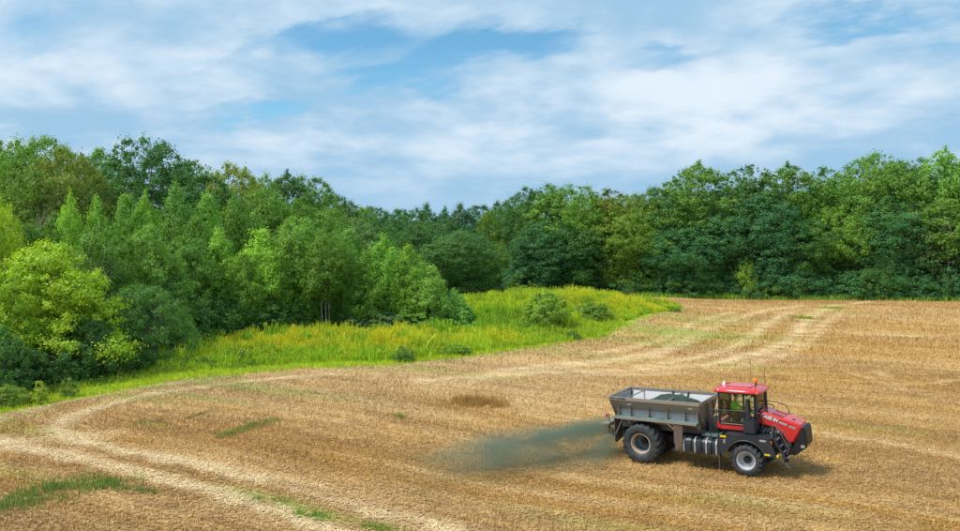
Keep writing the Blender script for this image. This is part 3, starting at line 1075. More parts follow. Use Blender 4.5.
# key, px, dist, top, tone, width px (None: natural)
T = [
    # ---- far tree line, right half (stands just behind the far verge)
    ('far', 'oak0', 536, 148, 186, 'DK', 70), ('far', 'oak1', 566, 144, 184, 'MI', 80), ('far', 'open_oak0', 607, 143, 187, 'OL', 76),
    ('far', 'oak2', 640, 141, 192, 'LG', 56), ('far', 'oak3', 664, 142, 189, 'DK', 66), ('far', 'open_oak1', 698, 141, 161, 'MI', 88),
    ('far', 'open_oak0', 748, 139, 163, 'DK', 80), ('far', 'open_oak1', 786, 140, 162, 'MI', 76), ('far', 'open_oak0', 822, 139, 165, 'MI', 72),
    ('far', 'oak1', 872, 136, 153, 'MI', 88), ('far', 'oak2', 906, 138, 158, 'DK', 74), ('far', 'open_oak1', 943, 134, 147, 'SO', 70),
    ('far', 'oak0', 975, 133, 156, 'MI', 84), ('far', 'oak3', 1012, 132, 158, 'DK', 84),
    ('farlow', 'oak3', 552, 139, 222, 'TE', 74), ('farlow', 'oak2', 584, 138, 226, 'DK', 72), ('farlow', 'oak2', 622, 137, 212, 'LG', 60),
    ('farlow', 'oak0', 648, 137, 232, 'MI', 60), ('farlow', 'oak1', 678, 136, 224, 'TE', 76), ('farlow', 'oak2', 716, 136, 212, 'TE', 78),
    ('farlow', 'oak3', 764, 135, 196, 'TE', 84), ('farlow', 'oak0', 806, 134, 216, 'DK', 80), ('farlow', 'oak1', 838, 133, 206, 'MI', 66),
    ('farlow', 'oak2', 880, 132, 198, 'TE', 88), ('farlow', 'oak3', 920, 130, 204, 'GR', 78), ('farlow', 'talltree0', 946, 126, 200, 'MI', 66),
    ('farlow', 'oak1', 990, 127, 206, 'DK', 80), ('farlow', 'elder0', 700, 134, 250, 'DK', 60), ('farlow', 'elder1', 790, 132, 246, 'TE', 66),
    ('farlow', 'elder0', 856, 130, 244, 'DK', 64), ('farlow', 'elder1', 905, 128, 248, 'TE', 66),
    ('farback', 'oak2', 590, 156, 196, 'DK', 80), ('farback', 'oak0', 625, 156, 200, 'MI', 80), ('farback', 'oak1', 680, 156, 190, 'DK', 90),
    ('farback', 'oak3', 728, 156, 188, 'TE', 90), ('farback', 'oak2', 772, 156, 190, 'MI', 90), ('farback', 'oak0', 812, 154, 188, 'DK', 90),
    ('farback', 'oak1', 850, 154, 181, 'MI', 90), ('farback', 'oak3', 892, 154, 172, 'DK', 90), ('farback', 'oak0', 930, 152, 168, 'MI', 90),
    ('farback', 'oak2', 970, 152, 170, 'DK', 90),
    # ---- distant gap
    ('centre', 'oak1', 345, 150, 204, 'OL', 50), ('centre', 'oak2', 372, 165, 206, 'DK', 54), ('centre', 'birch2', 398, 190, 205, 'TE', 36),
    ('centre', 'oak0', 412, 178, 209, 'DK', 48), ('centre', 'birch1', 427, 195, 203, 'TE', 40), ('centre', 'birch0', 444, 196, 206, 'TE', 36),
    ('centre', 'birch1', 460, 192, 203, 'DK', 40), ('centre', 'oak3', 478, 196, 206, 'TE', 46), ('centre', 'birch1', 496, 190, 201, 'TE', 36),
    ('centre', 'oak1', 512, 185, 200, 'DK', 50), ('centre', 'elder1', 489, 165, 212, 'LG', 38), ('centre', 'oak2', 522, 168, 206, 'DK', 48),
    ('centre', 'oak0', 436, 160, 220, 'DK', 52), ('centre', 'oak3', 466, 158, 226, 'TE', 46), ('centre', 'elder0', 503, 150, 240, 'LG', 34),
    ('centre', 'oak2', 424, 128, 224, 'DK', 62), ('centre', 'oak1', 462, 118, 231, 'DK', 84), ('centre', 'oak0', 395, 132, 216, 'DK', 64),
    ('centre', 'oak3', 508, 146, 250, 'MI', 44), ('centre', 'elder1', 530, 140, 240, 'TE', 50), ('centre', 'oak1', 545, 160, 196, 'MI', 56),
    # ---- wooded slope, skyline
    ('back', 'oak1', -30, 96, 142, 'MI', 90), ('back', 'oak0', 14, 98, 141, 'MI', 84), ('back', 'oak2', 48, 100, 136, 'MI', 76),
    ('back', 'oak3', 100, 106, 151, 'MI', 66), ('back', 'oak1', 152, 96, 138, 'DK', 106), ('back', 'open_oak0', 196, 108, 158, 'MI', 62),
    ('back', 'oak2', 232, 104, 163, 'OL', 76), ('back', 'oak0', 262, 116, 176, 'MI', 56), ('back', 'open_oak1', 288, 120, 170, 'DK', 60),
    ('back', 'oak3', 312, 124, 178, 'MI', 58), ('back', 'oak2', 338, 132, 195, 'DK', 56), ('back', 'oak1', 362, 140, 207, 'MI', 50),
    # ---- wooded slope, middle
    ('mid', 'oak0', -12, 84, 165, 'MI', 92), ('mid', 'oak2', 66, 82, 148, 'OL', 92), ('mid', 'oak3', 22, 78, 172, 'LG', 86), ('mid', 'oak1', 112, 88, 176, 'DK', 80),
    ('mid', 'birch0', 70, 70, 188, 'LI', 38), ('mid', 'birch1', 99, 72, 197, 'LI', 40), ('mid', 'birch2', 126, 78, 186, 'SO', 44),
    ('mid', 'birch0', 146, 80, 189, 'LI', 44), ('mid', 'birch1', 178, 84, 183, 'SO', 56), ('mid', 'birch2', 208, 86, 186, 'SO', 50),
    ('mid', 'oak3', 200, 94, 176, 'DK', 86), ('mid', 'birch0', 232, 90, 193, 'MI', 48), ('mid', 'oak0', 290, 100, 196, 'MI', 84), ('mid', 'oak1', 262, 98, 188, 'MI', 70),
    ('mid', 'birch1', 256, 92, 212, 'SO', 44), ('mid', 'oak2', 320, 102, 206, 'MI', 70), ('mid', 'oak1', 352, 104, 217, 'GR', 66),
    ('mid', 'elder0', 104, 67, 226, 'MI', 80), ('mid', 'elder1', 150, 71, 226, 'SO', 80), ('mid', 'birch2', 196, 82, 210, 'MI', 50),
    ('mid', 'elder1', 40, 62, 224, 'MI', 76), ('mid', 'oak3', 380, 108, 228, 'DK', 66), ('mid', 'elder1', 300, 92, 218, 'SO', 70), ('mid', 'elder0', 338, 94, 226, 'MI', 60),
    # ---- birches behind the meadow
    ('birch', 'birch1', 218, 82, 229, 'LI', 56), ('birch', 'birch2', 262, 83, 223, 'LI', 62), ('birch', 'birch0', 290, 84, 220, 'SO', 60),
    ('birch', 'birch3', 326, 83.5, 226, 'MI', 54), ('birch', 'birch2', 350, 86, 223, 'SO', 52), ('birch', 'birch0', 384, 86, 233, 'LI', 52),
    ('birch', 'birch1', 407, 85, 244, 'LI', 46), ('birch', 'birch2', 430, 85, 262, 'SO', 52), ('birch', 'birch0', 452, 86, 288, 'SO', 38),
    ('birch', 'birch2', 243, 80, 248, 'MI', 40), ('birch', 'birch1', 366, 84.5, 250, 'MI', 44), ('birch', 'birch0', 302, 84.5, 262, 'MI', 40),
]
for row, key, px, dist, top, tone, wpx in T:
    nm = {'birch': 'birch_tree', 'open': 'oak_tree', 'oak': 'oak_tree', 'pine': 'pine_tree', 'elder': 'maple_tree', 'talltree': 'maple_tree'}[key.rstrip('0123456789').replace('open_oak', 'open')]
    place_tree(key, px, dist, top, nm, row, tone, color=jit(TONES[tone][1]), wpx=wpx)

# thicket at the left: bright box elder, willow, low shrubs
BUSH = [
    ('left', 'elder0', 0, 60, 198, 'YE', 64), ('left', 'elder1', 50, 58, 243, 'LM', 130), ('left', 'elder0', 10, 55, 262, 'LM', 80), ('left', 'elder0', 120, 73, 258, 'YE', 48),
    ('left', 'willow0', 142, 64, 284, 'WI', 112), ('left', 'bush0', 90, 57, 318, 'DK', 60), ('left', 'bush1', -2, 51, 330, 'DK', 56), ('left', 'bush2', 62, 55, 338, 'DK', 64),
    ('left', 'bush0', 24, 52.5, 348, 'DK', 54), ('left', 'elder1', 188, 78, 238, 'MI', 80), ('left', 'bush1', 200, 77, 292, 'DK', 64), ('left', 'bush2', 236, 80, 296, 'TE', 60),
    ('left', 'bush0', 270, 81, 300, 'DK', 56), ('left', 'bush1', 180, 68, 318, 'MI', 40), ('left', 'bush2', 170, 72, 270, 'DK', 70), ('left', 'bush1', 292, 82, 312, 'DK', 40),
    ('left', 'bush2', 420, 84, 306, 'SO', 60), ('left', 'bush0', 455, 85, 305, 'SO', 50), ('left', 'bush1', 385, 83, 312, 'GR', 50), ('left', 'bush0', 356, 83, 316, 'GR', 40),
]
for row, key, px, dist, top, tone, wpx in BUSH:
    nm = 'box_elder' if key.startswith('elder') else ('willow_bush' if key.startswith('willow') else 'leafy_bush')
    place_tree(key, px, dist, top, nm, row, tone, color=jit(TONES[tone][1]), wpx=wpx, cat='bush')
rb = random.Random(21)
px = 528
while px < 990:       # undergrowth along the far field edge
    x = (px - CX) / F_PX * 130
    d_ = 140.0 - 0.2 * x + rb.uniform(-0.5, 1.5)
    place_tree('bush%d' % rb.randint(0, 2), px, d_, 297 - rb.uniform(22, 42), 'leafy_bush', 'edge', rb.choice(['TE', 'DK', 'TE', 'MI']), color=jit(rb.choice([TEAL, DK, TEAL, MID_])), wpx=rb.uniform(30, 46), cat='bush')
    px += rb.uniform(15, 24)

ORD = ['first', 'second', 'third', 'fourth', 'fifth', 'sixth', 'seventh', 'eighth', 'ninth', 'tenth', 'eleventh', 'twelfth', 'thirteenth', 'fourteenth', 'fifteenth',
       'sixteenth', 'seventeenth', 'eighteenth', 'nineteenth', 'twentieth'] + ['twenty-' + q for q in ('first', 'second', 'third', 'fourth', 'fifth', 'sixth', 'seventh', 'eighth', 'ninth')] + ['thirtieth'] + ['thirty-' + q for q in ('first', 'second', 'third', 'fourth', 'fifth', 'sixth')]
KINDW = {'birch_tree': 'slender birch', 'oak_tree': 'broad-crowned tree', 'pine_tree': 'pointed conifer', 'maple_tree': 'rounded tree', 'box_elder': 'rounded tree', 'willow_bush': 'willow bush', 'leafy_bush': 'leafy bush'}
for row, (where, cat) in ROWS.items():
    L = sorted([t for t in TREES if t['row'] == row], key=lambda t: t['px'])
    for i, t in enumerate(L):
        kind = t['o'].name.split('.')[0]
        t['o']['label'] = '%s %s, %s from the left in the %s' % (TONES[t['tone']][0], KINDW[kind], ORD[i], where)
        t['o']['group'] = where


def single(key, px, dist, top, name, label, color=(0.1, 0.1, 0.1), wpx=None, cat='bush', h=None):
    e = place_tree(key, px, dist, top, name, 'single', None, color=color, wpx=wpx, desc=label, cat=cat, h=h)
    return e


single('bush1', 747, 130.5, 258, 'young_tree', 'small lime green tree standing alone before the dark far tree line', (0.30, 0.46, 0.045), 26, 'tree')
single('bush0', 547, 83.5, 291, 'meadow_bush', 'large round green bush on the goldenrod mound', (0.27, 0.43, 0.05), 52)
single('bush1', 594, 89, 303, 'meadow_bush', 'low bush right of the round bush on the mound', (0.19, 0.34, 0.045), 44)
single('bush2', 403, 64.5, 346, 'verge_bush', 'small weed bush standing at the meadow front near the stubble', (0.20, 0.36, 0.05), 26)
single('bush1', 455, 68.5, 345, 'verge_bush', 'low bright weed bush at the meadow front below the birches', (0.208, 0.352, 0.040), 34)
single('bush0', 573, 77.8, 331, 'verge_bush', 'little green weed clump on the field edge below the mound', (0.144, 0.288, 0.040), 16)
single('sapling0', 515, 100, 287, 'sapling', 'thin pale green sapling poking above the mound crest', (0.288, 0.480, 0.048), 8, 'sapling')
single('bush2', 668, 104, 306, 'verge_bush', 'leafy green weed clump at the tip of the meadow', (0.192, 0.384, 0.032), 28)
single('bush0', 492, 120, 288, 'leafy_bush', 'pale bush in the hollow behind the mound crest', (0.144, 0.240, 0.080), 40)
single('sapling0', 37, 48.3, 381, 'sapling', 'small yellow-green sapling on the verge under the thicket', (0.384, 0.480, 0.048), 16, 'sapling')
single('sapling0', 66, 50.4, 378, 'sapling', 'leafy green sapling on the verge, second from the left edge', (0.192, 0.304, 0.048), 16, 'sapling')
single('bush1', 4, 47.6, 386, 'verge_bush', 'pale green low bush at the left end of the verge', (0.256, 0.384, 0.056), 40)
single('dead0', 22, 66, 192, 'dead_tree', 'bare grey dead tree standing among the left thicket', cat='dead tree', wpx=36)
single('dead1', 104, 63, 250, 'dead_tree', 'bare twiggy dead shrub between the lime trees', cat='dead tree', wpx=24)
single('dead0', 118, 68, 222, 'dead_tree', 'bare pale branches among the birches on the slope', cat='dead tree', wpx=16)


# small plants lining the thicket foot
def build_undergrowth():
    rng = np.random.default_rng(77)
    n = 5200
    x = rng.uniform(-46, -16, n); y = rng.uniform(40, 72, n)
    d = sdist(x, y, FIELD)
    k = (d < -2.2) & (d > -6.0)
    C = np.stack([x[k], y[k], np.zeros(k.sum())], 1)
    hh = rng.uniform(.1, .9, len(C)) * sstep(-sdist(C[:, 0], C[:, 1], FIELD), 1.6, 4.0)
    C[:, 2] = ground_h(C[:, 0], C[:, 1]) + hh
    V, Cc = leaf_cloud(rng, C, rng.uniform(.15, .38, len(C)), 12, 0.16, .8)
    me = mesh_np('undergrowth', V, 4, np.arange(len(V)), M_LEAF, Cc)
    o = link('undergrowth', me, kind='stuff')
    o.color = (0.12, 0.23, 0.04, 1)
    o['label'] = 'low leafy weeds along the foot of the left thicket'
    o['category'] = 'weeds'
    # shaded weeds under the far trees
    n = 5000
    x = rng.uniform(14, 92, n); y = rng.uniform(116, 146, n)
    d = sdist(x, y, FIELD)
    k = (d < -1.8) & (d > -6)
    C = np.stack([x[k], y[k], np.zeros(k.sum())], 1)
    C[:, 2] = ground_h(C[:, 0], C[:, 1]) + rng.uniform(.1, 1.6, len(C))
    V, Cc = leaf_cloud(rng, C, rng.uniform(.3, .6, len(C)), 10, 0.30, .8)
    o = link('undergrowth', mesh_np('undergrowth', V, 4, np.arange(len(V)), M_LEAF, Cc), kind='stuff')
    o.color = (0.055, 0.15, 0.05, 1)
    o['label'] = 'dark leafy weeds along the foot of the far tree line'
    o['category'] = 'weeds'


build_undergrowth()


def build_fallen_branch():
    rnd = random.Random(4)
    rng = np.random.default_rng(4)
    x, y = pix(118, 357)
    gz = float(ground_h(x, y))
    e = thing('fallen_branch', 'fallen dead branch with orange-brown leaves under the willow', 'branch', (x, y, gz))
    tv, tf, cs = [], [], []
    for i in range(16):
        a = rnd.uniform(-0.5, 0.75)
        L = rnd.uniform(1.6, 3.4)
        p = Vector((rnd.uniform(-1.8, .2), rnd.uniform(-1.2, .2), rnd.uniform(.2, 2.6)))
        d = Vector((math.cos(a), -.45 + rnd.uniform(-.2, .2), rnd.uniform(-.25, .25)))
        pts = [p + d * L * q / 4 + Vector((0, 0, -.12 * q * q / 4)) for q in range(5)]
        tube(tv, tf, pts, [.035, .03, .022, .015, .006], 4)
        if i % 2 == 0:
            cs += [tuple(q) for q in pts[2:]] + [tuple(pts[3].lerp(pts[4], .5))]
    link('branch_wood', quads_mesh('branch_wood', tv, tf, M_BARK_DEAD), e)
    C = np.array(cs)
    V, Cc = leaf_cloud(rng, C, rng.uniform(.12, .26, len(C)), 26, .13, .8)
    o = link('dead_leaves', mesh_np('dead_leaves', V, 4, np.arange(len(V)), M_LEAF, Cc), e)
    o.color = (0.42, 0.20, 0.05, 1)


build_fallen_branch()


# ------------------------------------------------------------------ weed patches in the stubble
def weed_patch(spine, width, n, hgt, col, name, label, cat, seed, wd=(.015, .04)):
    rng = np.random.default_rng(seed)
    pts = np.array([pix(*q) for q in spine])
    seg = np.linalg.norm(np.diff(pts, axis=0), axis=1)
    cum = np.concatenate([[0], np.cumsum(seg)])
    t = rng.uniform(0, cum[-1], n)
    x = np.interp(t, cum, pts[:, 0]); y = np.interp(t, cum, pts[:, 1])
    w = np.interp(t, np.linspace(0, cum[-1], len(width)), width)
    w = w * np.where(rng.uniform(0, 1, n) < .28, 1.9, .85)
    x = x + rng.normal(0, .62, n) * w
    y = y + rng.normal(0, .62, n) * w
    nz = fbm(x / .38, y / .38, seed, 3)
    k = nz > rng.uniform(0.34, 0.56, n)
    x, y, nz = x[k], y[k], nz[k]
    n = len(x)
    ox, oy = pts.mean(0)
    oz = float(ground_h(ox, oy))
    c = np.array(col) * rng.uniform(.55, 1.5, n)[:, None]
    c = np.where((rng.uniform(0, 1, n) < .22)[:, None], c * (np.array([2.2, 1.35, 1.3]) if col[1] > col[0] else np.array([1.15, 1.2, 1.25])), c)
    V, L, C = blades(x, y, ground_h(x, y), hgt * rng.uniform(.5, 1.2, n) * (.5 + nz), rng.uniform(*wd, n), .4, c, rng, .15)
    V = V - np.array([ox, oy, oz])
    o = link(name, mesh_np(name, V, 4, L, M_BLADE, C))
    o.location = (ox, oy, oz)
    o['label'] = label
    o['category'] = cat
    o['group'] = 'grass patches in the stubble'
    o['kind'] = 'stuff'


GW = (0.18, 0.30, 0.065)
weed_patch([(-12, 509), (25, 503), (52, 492), (85, 486), (122, 489)], [1.0, 1.1, 1.0, .75, .35], 6500, .24, GW, 'weed_patch', 'large ragged green weed patch at the lower left corner of the stubble', 'weeds', 301)
weed_patch([(118, 489), (140, 493), (160, 496)], [.3, .2, .15], 500, .18, GW, 'weed_patch', 'thin trail of green weeds off the end of the large corner patch', 'weeds', 302)
weed_patch([(221, 438), (240, 430), (262, 424), (276, 421)], [.3, .55, .5, .3], 1700, .2, (.18, .32, .06), 'weed_patch', 'narrow slanting green weed patch midway up the left stubble', 'weeds', 303)
weed_patch([(388, 414), (410, 419)], [.3, .2], 500, .16, (.16, .28, .04), 'weed_patch', 'tiny green weed patch above the dark centre stubble', 'weeds', 304)
weed_patch([(248, 498), (285, 503)], [.3, .4], 800, .14, (.20, .30, .04), 'weed_patch', 'faint green weeds between the two pale wheel tracks', 'weeds', 305)
weed_patch([(298, 514), (325, 518)], [.2, .3], 700, .16, (.18, .36, .04), 'weed_patch', 'small bright green weed tuft below the upper wheel track', 'weeds', 306)
weed_patch([(365, 527), (395, 530)], [.25, .3], 800, .16, (.18, .34, .04), 'weed_patch', 'small green weed tuft at the bottom edge between the tracks', 'weeds', 307)
weed_patch([(798, 318), (812, 319)], [.9, .5], 900, .25, (.26, .40, .05), 'weed_patch', 'green weed spot in the far stubble by the curved track', 'weeds', 308, (.04, .08))
weed_patch([(822, 308), (842, 309)], [1.2, .5], 900, .25, (.28, .42, .05), 'weed_patch', 'farthest green weed spot in the stubble before the tree line', 'weeds', 309, (.04, .08))
weed_patch([(452, 403), (475, 402), (498, 405)], [.6, 1.2, .5], 5200, .34, (.46, .275, .085), 'dry_grass_patch', 'orange-brown tuft of uncut dry grass in the middle of the field', 'dry grass', 310, (.015, .035))
weed_patch([(140, 424), (162, 420)], [.2, .3], 350, .12, (.14, .22, .05), 'weed_patch', 'very small green weed spot inside the track loop', 'weeds', 311)
weed_patch([(185, 420), (212, 411)], [.2, .25], 400, .10, (.17, .25, .04), 'weed_patch', 'thin green weed streak left of the slanting patch', 'weeds', 312)


# ------------------------------------------------------------------ the spreader truck
class MB:
    """collects shapes in a bmesh and links them as one mesh object"""
    def __init__(self):
        self.bm = bmesh.new()

    def box(self, x0, x1, y0, y1, z0, z1, rot=None, bev=0.0):
        vs = [self.bm.verts.new((x, y, z)) for x in (x0, x1) for y in (y0, y1) for z in (z0, z1)]
        fs = [(0, 1, 3, 2), (4, 6, 7, 5), (0, 4, 5, 1), (2, 3, 7, 6), (0, 2, 6, 4), (1, 5, 7, 3)]
        ff = [self.bm.faces.new([vs[i] for i in f]) for f in fs]
        if rot:
            c = Vector(((x0 + x1) / 2, (y0 + y1) / 2, (z0 + z1) / 2))
            for v in vs:
                v.co = c + rot @ (v.co - c)
        if bev:
            ed = list({e for f in ff for e in f.edges})
            bmesh.ops.bevel(self.bm, geom=ed, offset=bev, segments=2, affect='EDGES')
        return self

    def prism(self, poly, y0, y1, bev=0.0, axis='y', seg=2, edges=None):
        """polygon in the x-z plane pushed from y0 to y1 (axis 'x': y-z plane pushed along x, 'z': x-y plane)"""
        def P3(a, b, t):
            return {'y': (a, t, b), 'x': (t, a, b), 'z': (a, b, t)}[axis]
        A = [self.bm.verts.new(P3(a, b, y0)) for a, b in poly]
        B = [self.bm.verts.new(P3(a, b, y1)) for a, b in poly]
        n = len(poly)
        ff = [self.bm.faces.new(A), self.bm.faces.new(B[::-1])]
        for i in range(n):
            j = (i + 1) % n
            ff.append(self.bm.faces.new([A[j], A[i], B[i], B[j]]))
        bmesh.ops.recalc_face_normals(self.bm, faces=ff)
        if bev:
            ed = list({e for f in ff for e in f.edges})
            bmesh.ops.bevel(self.bm, geom=ed, offset=bev, segments=seg, affect='EDGES')
        return self

    def tube(self, pts, r, sides=8):
        V, Fc = [], []
        rr = r if isinstance(r, (list, tuple)) else [r] * len(pts)
        tube(V, Fc, pts, rr, sides)
        vs = [self.bm.verts.new(v) for v in V]
        for f in Fc:
            self.bm.faces.new([vs[i] for i in f])
        self.bm.faces.new(vs[:sides][::-1])
        self.bm.faces.new(vs[-sides:])
        return self

    def lathe(self, prof, c, seg=40, axis='y'):
        """prof: (radius, offset along the axis); closed ring profile around an axis through c"""
        rings = []
        for r, t in prof:
            ring = []
            for k in range(seg):
                a = 2 * math.pi * k / seg
                u, v = r * math.cos(a), r * math.sin(a)
                co = (c[0] + u, c[1] + t, c[2] + v) if axis == 'y' else (c[0] + u, c[1] + v, c[2] + t)
                ring.append(self.bm.verts.new(co))
            rings.append(ring)
        for i in range(len(rings) - 1):
            for k in range(seg):
                j = (k + 1) % seg
                self.bm.faces.new([rings[i][k], rings[i][j], rings[i + 1][j], rings[i + 1][k]])
        return self

    def face(self, *pts):
        self.bm.faces.new([self.bm.verts.new(p) for p in pts])
        return self

    def panel(self, a, b, c, d, th):
        """thin plate from four corners"""
        a, b, c, d = map(Vector, (a, b, c, d))
        n = (b - a).cross(d - a).normalized() * th
        lo = [self.bm.verts.new(v) for v in (a, b, c, d)]
        hi = [self.bm.verts.new(v + n) for v in (a, b, c, d)]
        ff = [self.bm.faces.new(lo[::-1]), self.bm.faces.new(hi)]
        for i in range(4):
            j = (i + 1) % 4
            ff.append(self.bm.faces.new([lo[i], lo[j], hi[j], hi[i]]))
        bmesh.ops.recalc_face_normals(self.bm, faces=ff)
        return self

    def build(self, name, mat, parent, smooth=None):
        me = bpy.data.meshes.new(name)
        bmesh.ops.recalc_face_normals(self.bm, faces=self.bm.faces[:])
        self.bm.to_mesh(me)
        self.bm.free()
        me.materials.append(mat)
        if smooth:
            me.polygons.foreach_set('use_smooth', [True] * len(me.polygons))
            me.set_sharp_from_angle(angle=R(smooth))
        return link(name, me, parent)


RED = mat_plain('red_paint', (0.60, 0.012, 0.022), 0.30, 0, 0.5, 0.22, (0.34, 0.15, 0.10), 3.5, coat=0.6)
DARKRED = mat_plain('dark_red_slot', (0.10, 0.01, 0.012), 0.5)
NAVY = mat_plain('black_blue_paint', (0.016, 0.022, 0.034), 0.42, 0, 0.5, 0.22, (0.10, 0.10, 0.09), 3.0)
BLACK = mat_plain('black_plastic', (0.010, 0.011, 0.013), 0.5, 0, 0.4, 0.15, (0.08, 0.07, 0.06), 4)
STEEL = mat_plain('stainless_steel', (0.30, 0.255, 0.215), 0.5, 0.18, 0.5, 0.55, (0.20, 0.165, 0.135), 2.2)
STEEL_IN = mat_plain('pale_steel', (0.37, 0.38, 0.40), 0.6, 0.05, 0.5, 0.18, (0.40, 0.38, 0.36), 1.8)  # paler, greyer base colour for hopper lining and splash plate
RIMST = mat_plain('bright_steel', (0.40, 0.37, 0.34), 0.35, 0.5, 0.5, 0.3, (0.32, 0.27, 0.22), 3)
DUSTY = mat_plain('dusty_plate', (0.20, 0.30, 0.29), 0.6, 0.1, 0.4, 0.95, (0.045, 0.085, 0.075), 2.2)
RUSTY = mat_plain('dirty_brown_plate', (0.17, 0.125, 0.105), 0.6, 0.2, 0.4, 0.6, (0.085, 0.06, 0.05), 2.5)
TYRE = mat_plain('tyre_rubber', (0.016, 0.024, 0.034), 0.62, 0, 0.45, 0.65, (0.10, 0.095, 0.085), 5)
RIM_TAN = mat_plain('tan_rim', (0.46, 0.36, 0.28), 0.55, 0, 0.5, 0.5, (0.30, 0.22, 0.16), 4)
DISH = mat_plain('dull_dish', (0.16, 0.20, 0.24), 0.5, 0.1, 0.5, 0.5, (0.25, 0.20, 0.16), 4)
RIM_SIL = mat_plain('silver_rim', (0.60, 0.62, 0.66), 0.4, 0.25, 0.5, 0.3, (0.35, 0.32, 0.28), 4)
RAILG = mat_plain('grey_rail', (0.16, 0.17, 0.19), 0.4, 0.3, 0.5, 0.3)
STRAP = mat_plain('strap_metal', (0.42, 0.43, 0.44), 0.4, 0.3, 0.5, 0.3, (0.3, 0.28, 0.25), 6)
WHITE = mat_plain('white_paint', (0.80, 0.80, 0.80), 0.5, 0, 0.5, 0.1)
AMBER = mat_plain('amber_lens', (0.85, 0.22, 0.01), 0.25, 0, 0.5, 0.05)
REDLENS = mat_plain('red_lens', (0.60, 0.03, 0.02), 0.25, 0, 0.5, 0.05)
YELLOWP = mat_plain('yellow_marker', (0.80, 0.55, 0.01), 0.45, 0, 0.5, 0.1)
CLOTH = mat_plain('seat_cloth', (0.03, 0.03, 0.035), 0.9, 0, 0.2, 0.2)
GLASS = mat_glass('cab_glass', (0.90, 0.97, 0.93))
MIRROR = mat_plain('mirror_glass', (0.7, 0.72, 0.75), 0.05, 1.0, 0.5, 0.0, rvar=0.0)
GREYT = mat_plain('grey_decal', (0.42, 0.40, 0.42), 0.4, 0.2, 0.5, 0.1)
CASTMET = mat_plain('engine_metal', (0.045, 0.05, 0.055), 0.5, 0.3, 0.5, 0.5, (0.14, 0.13, 0.11), 8)

TRUCK = thing('spreader_truck', 'red and black agricultural spreader truck with steel hopper driving over the stubble', 'spreader truck',
              (TRUCK_P[0], TRUCK_P[1], -0.111))
TRUCK.rotation_mode = 'QUATERNION'
TRUCK.rotation_quaternion = (Matrix.Rotation(TRUCK_YAW, 3, 'Z') @ Matrix.Rotation(-TRUCK_PIT, 3, 'Y') @ Matrix.Rotation(TRUCK_ROL, 3, 'X')).to_quaternion()
WB = 4.79


def text_mesh(body, size, mat, name, parent, M4, extrude=0.004, shear=0.0, sx=1.0, bold=0.0):
    cu = bpy.data.curves.new(name, 'FONT')
    cu.body = body
    cu.size = size
    cu.extrude = extrude
    cu.offset = bold
    cu.shear = shear
    cu.resolution_u = 3
    tmp = bpy.data.objects.new(name + '_tmp', cu)
    COL.objects.link(tmp)
    dg = bpy.context.evaluated_depsgraph_get()
    dg.update()
    me = bpy.data.meshes.new_from_object(tmp.evaluated_get(dg))
    bpy.data.objects.remove(tmp)
    bpy.data.curves.remove(cu)
    me.transform(M4 @ Matrix.Diagonal((sx, 1, 1, 1)))
    me.materials.clear()
    me.materials.append(mat)
    return link(name, me, parent)


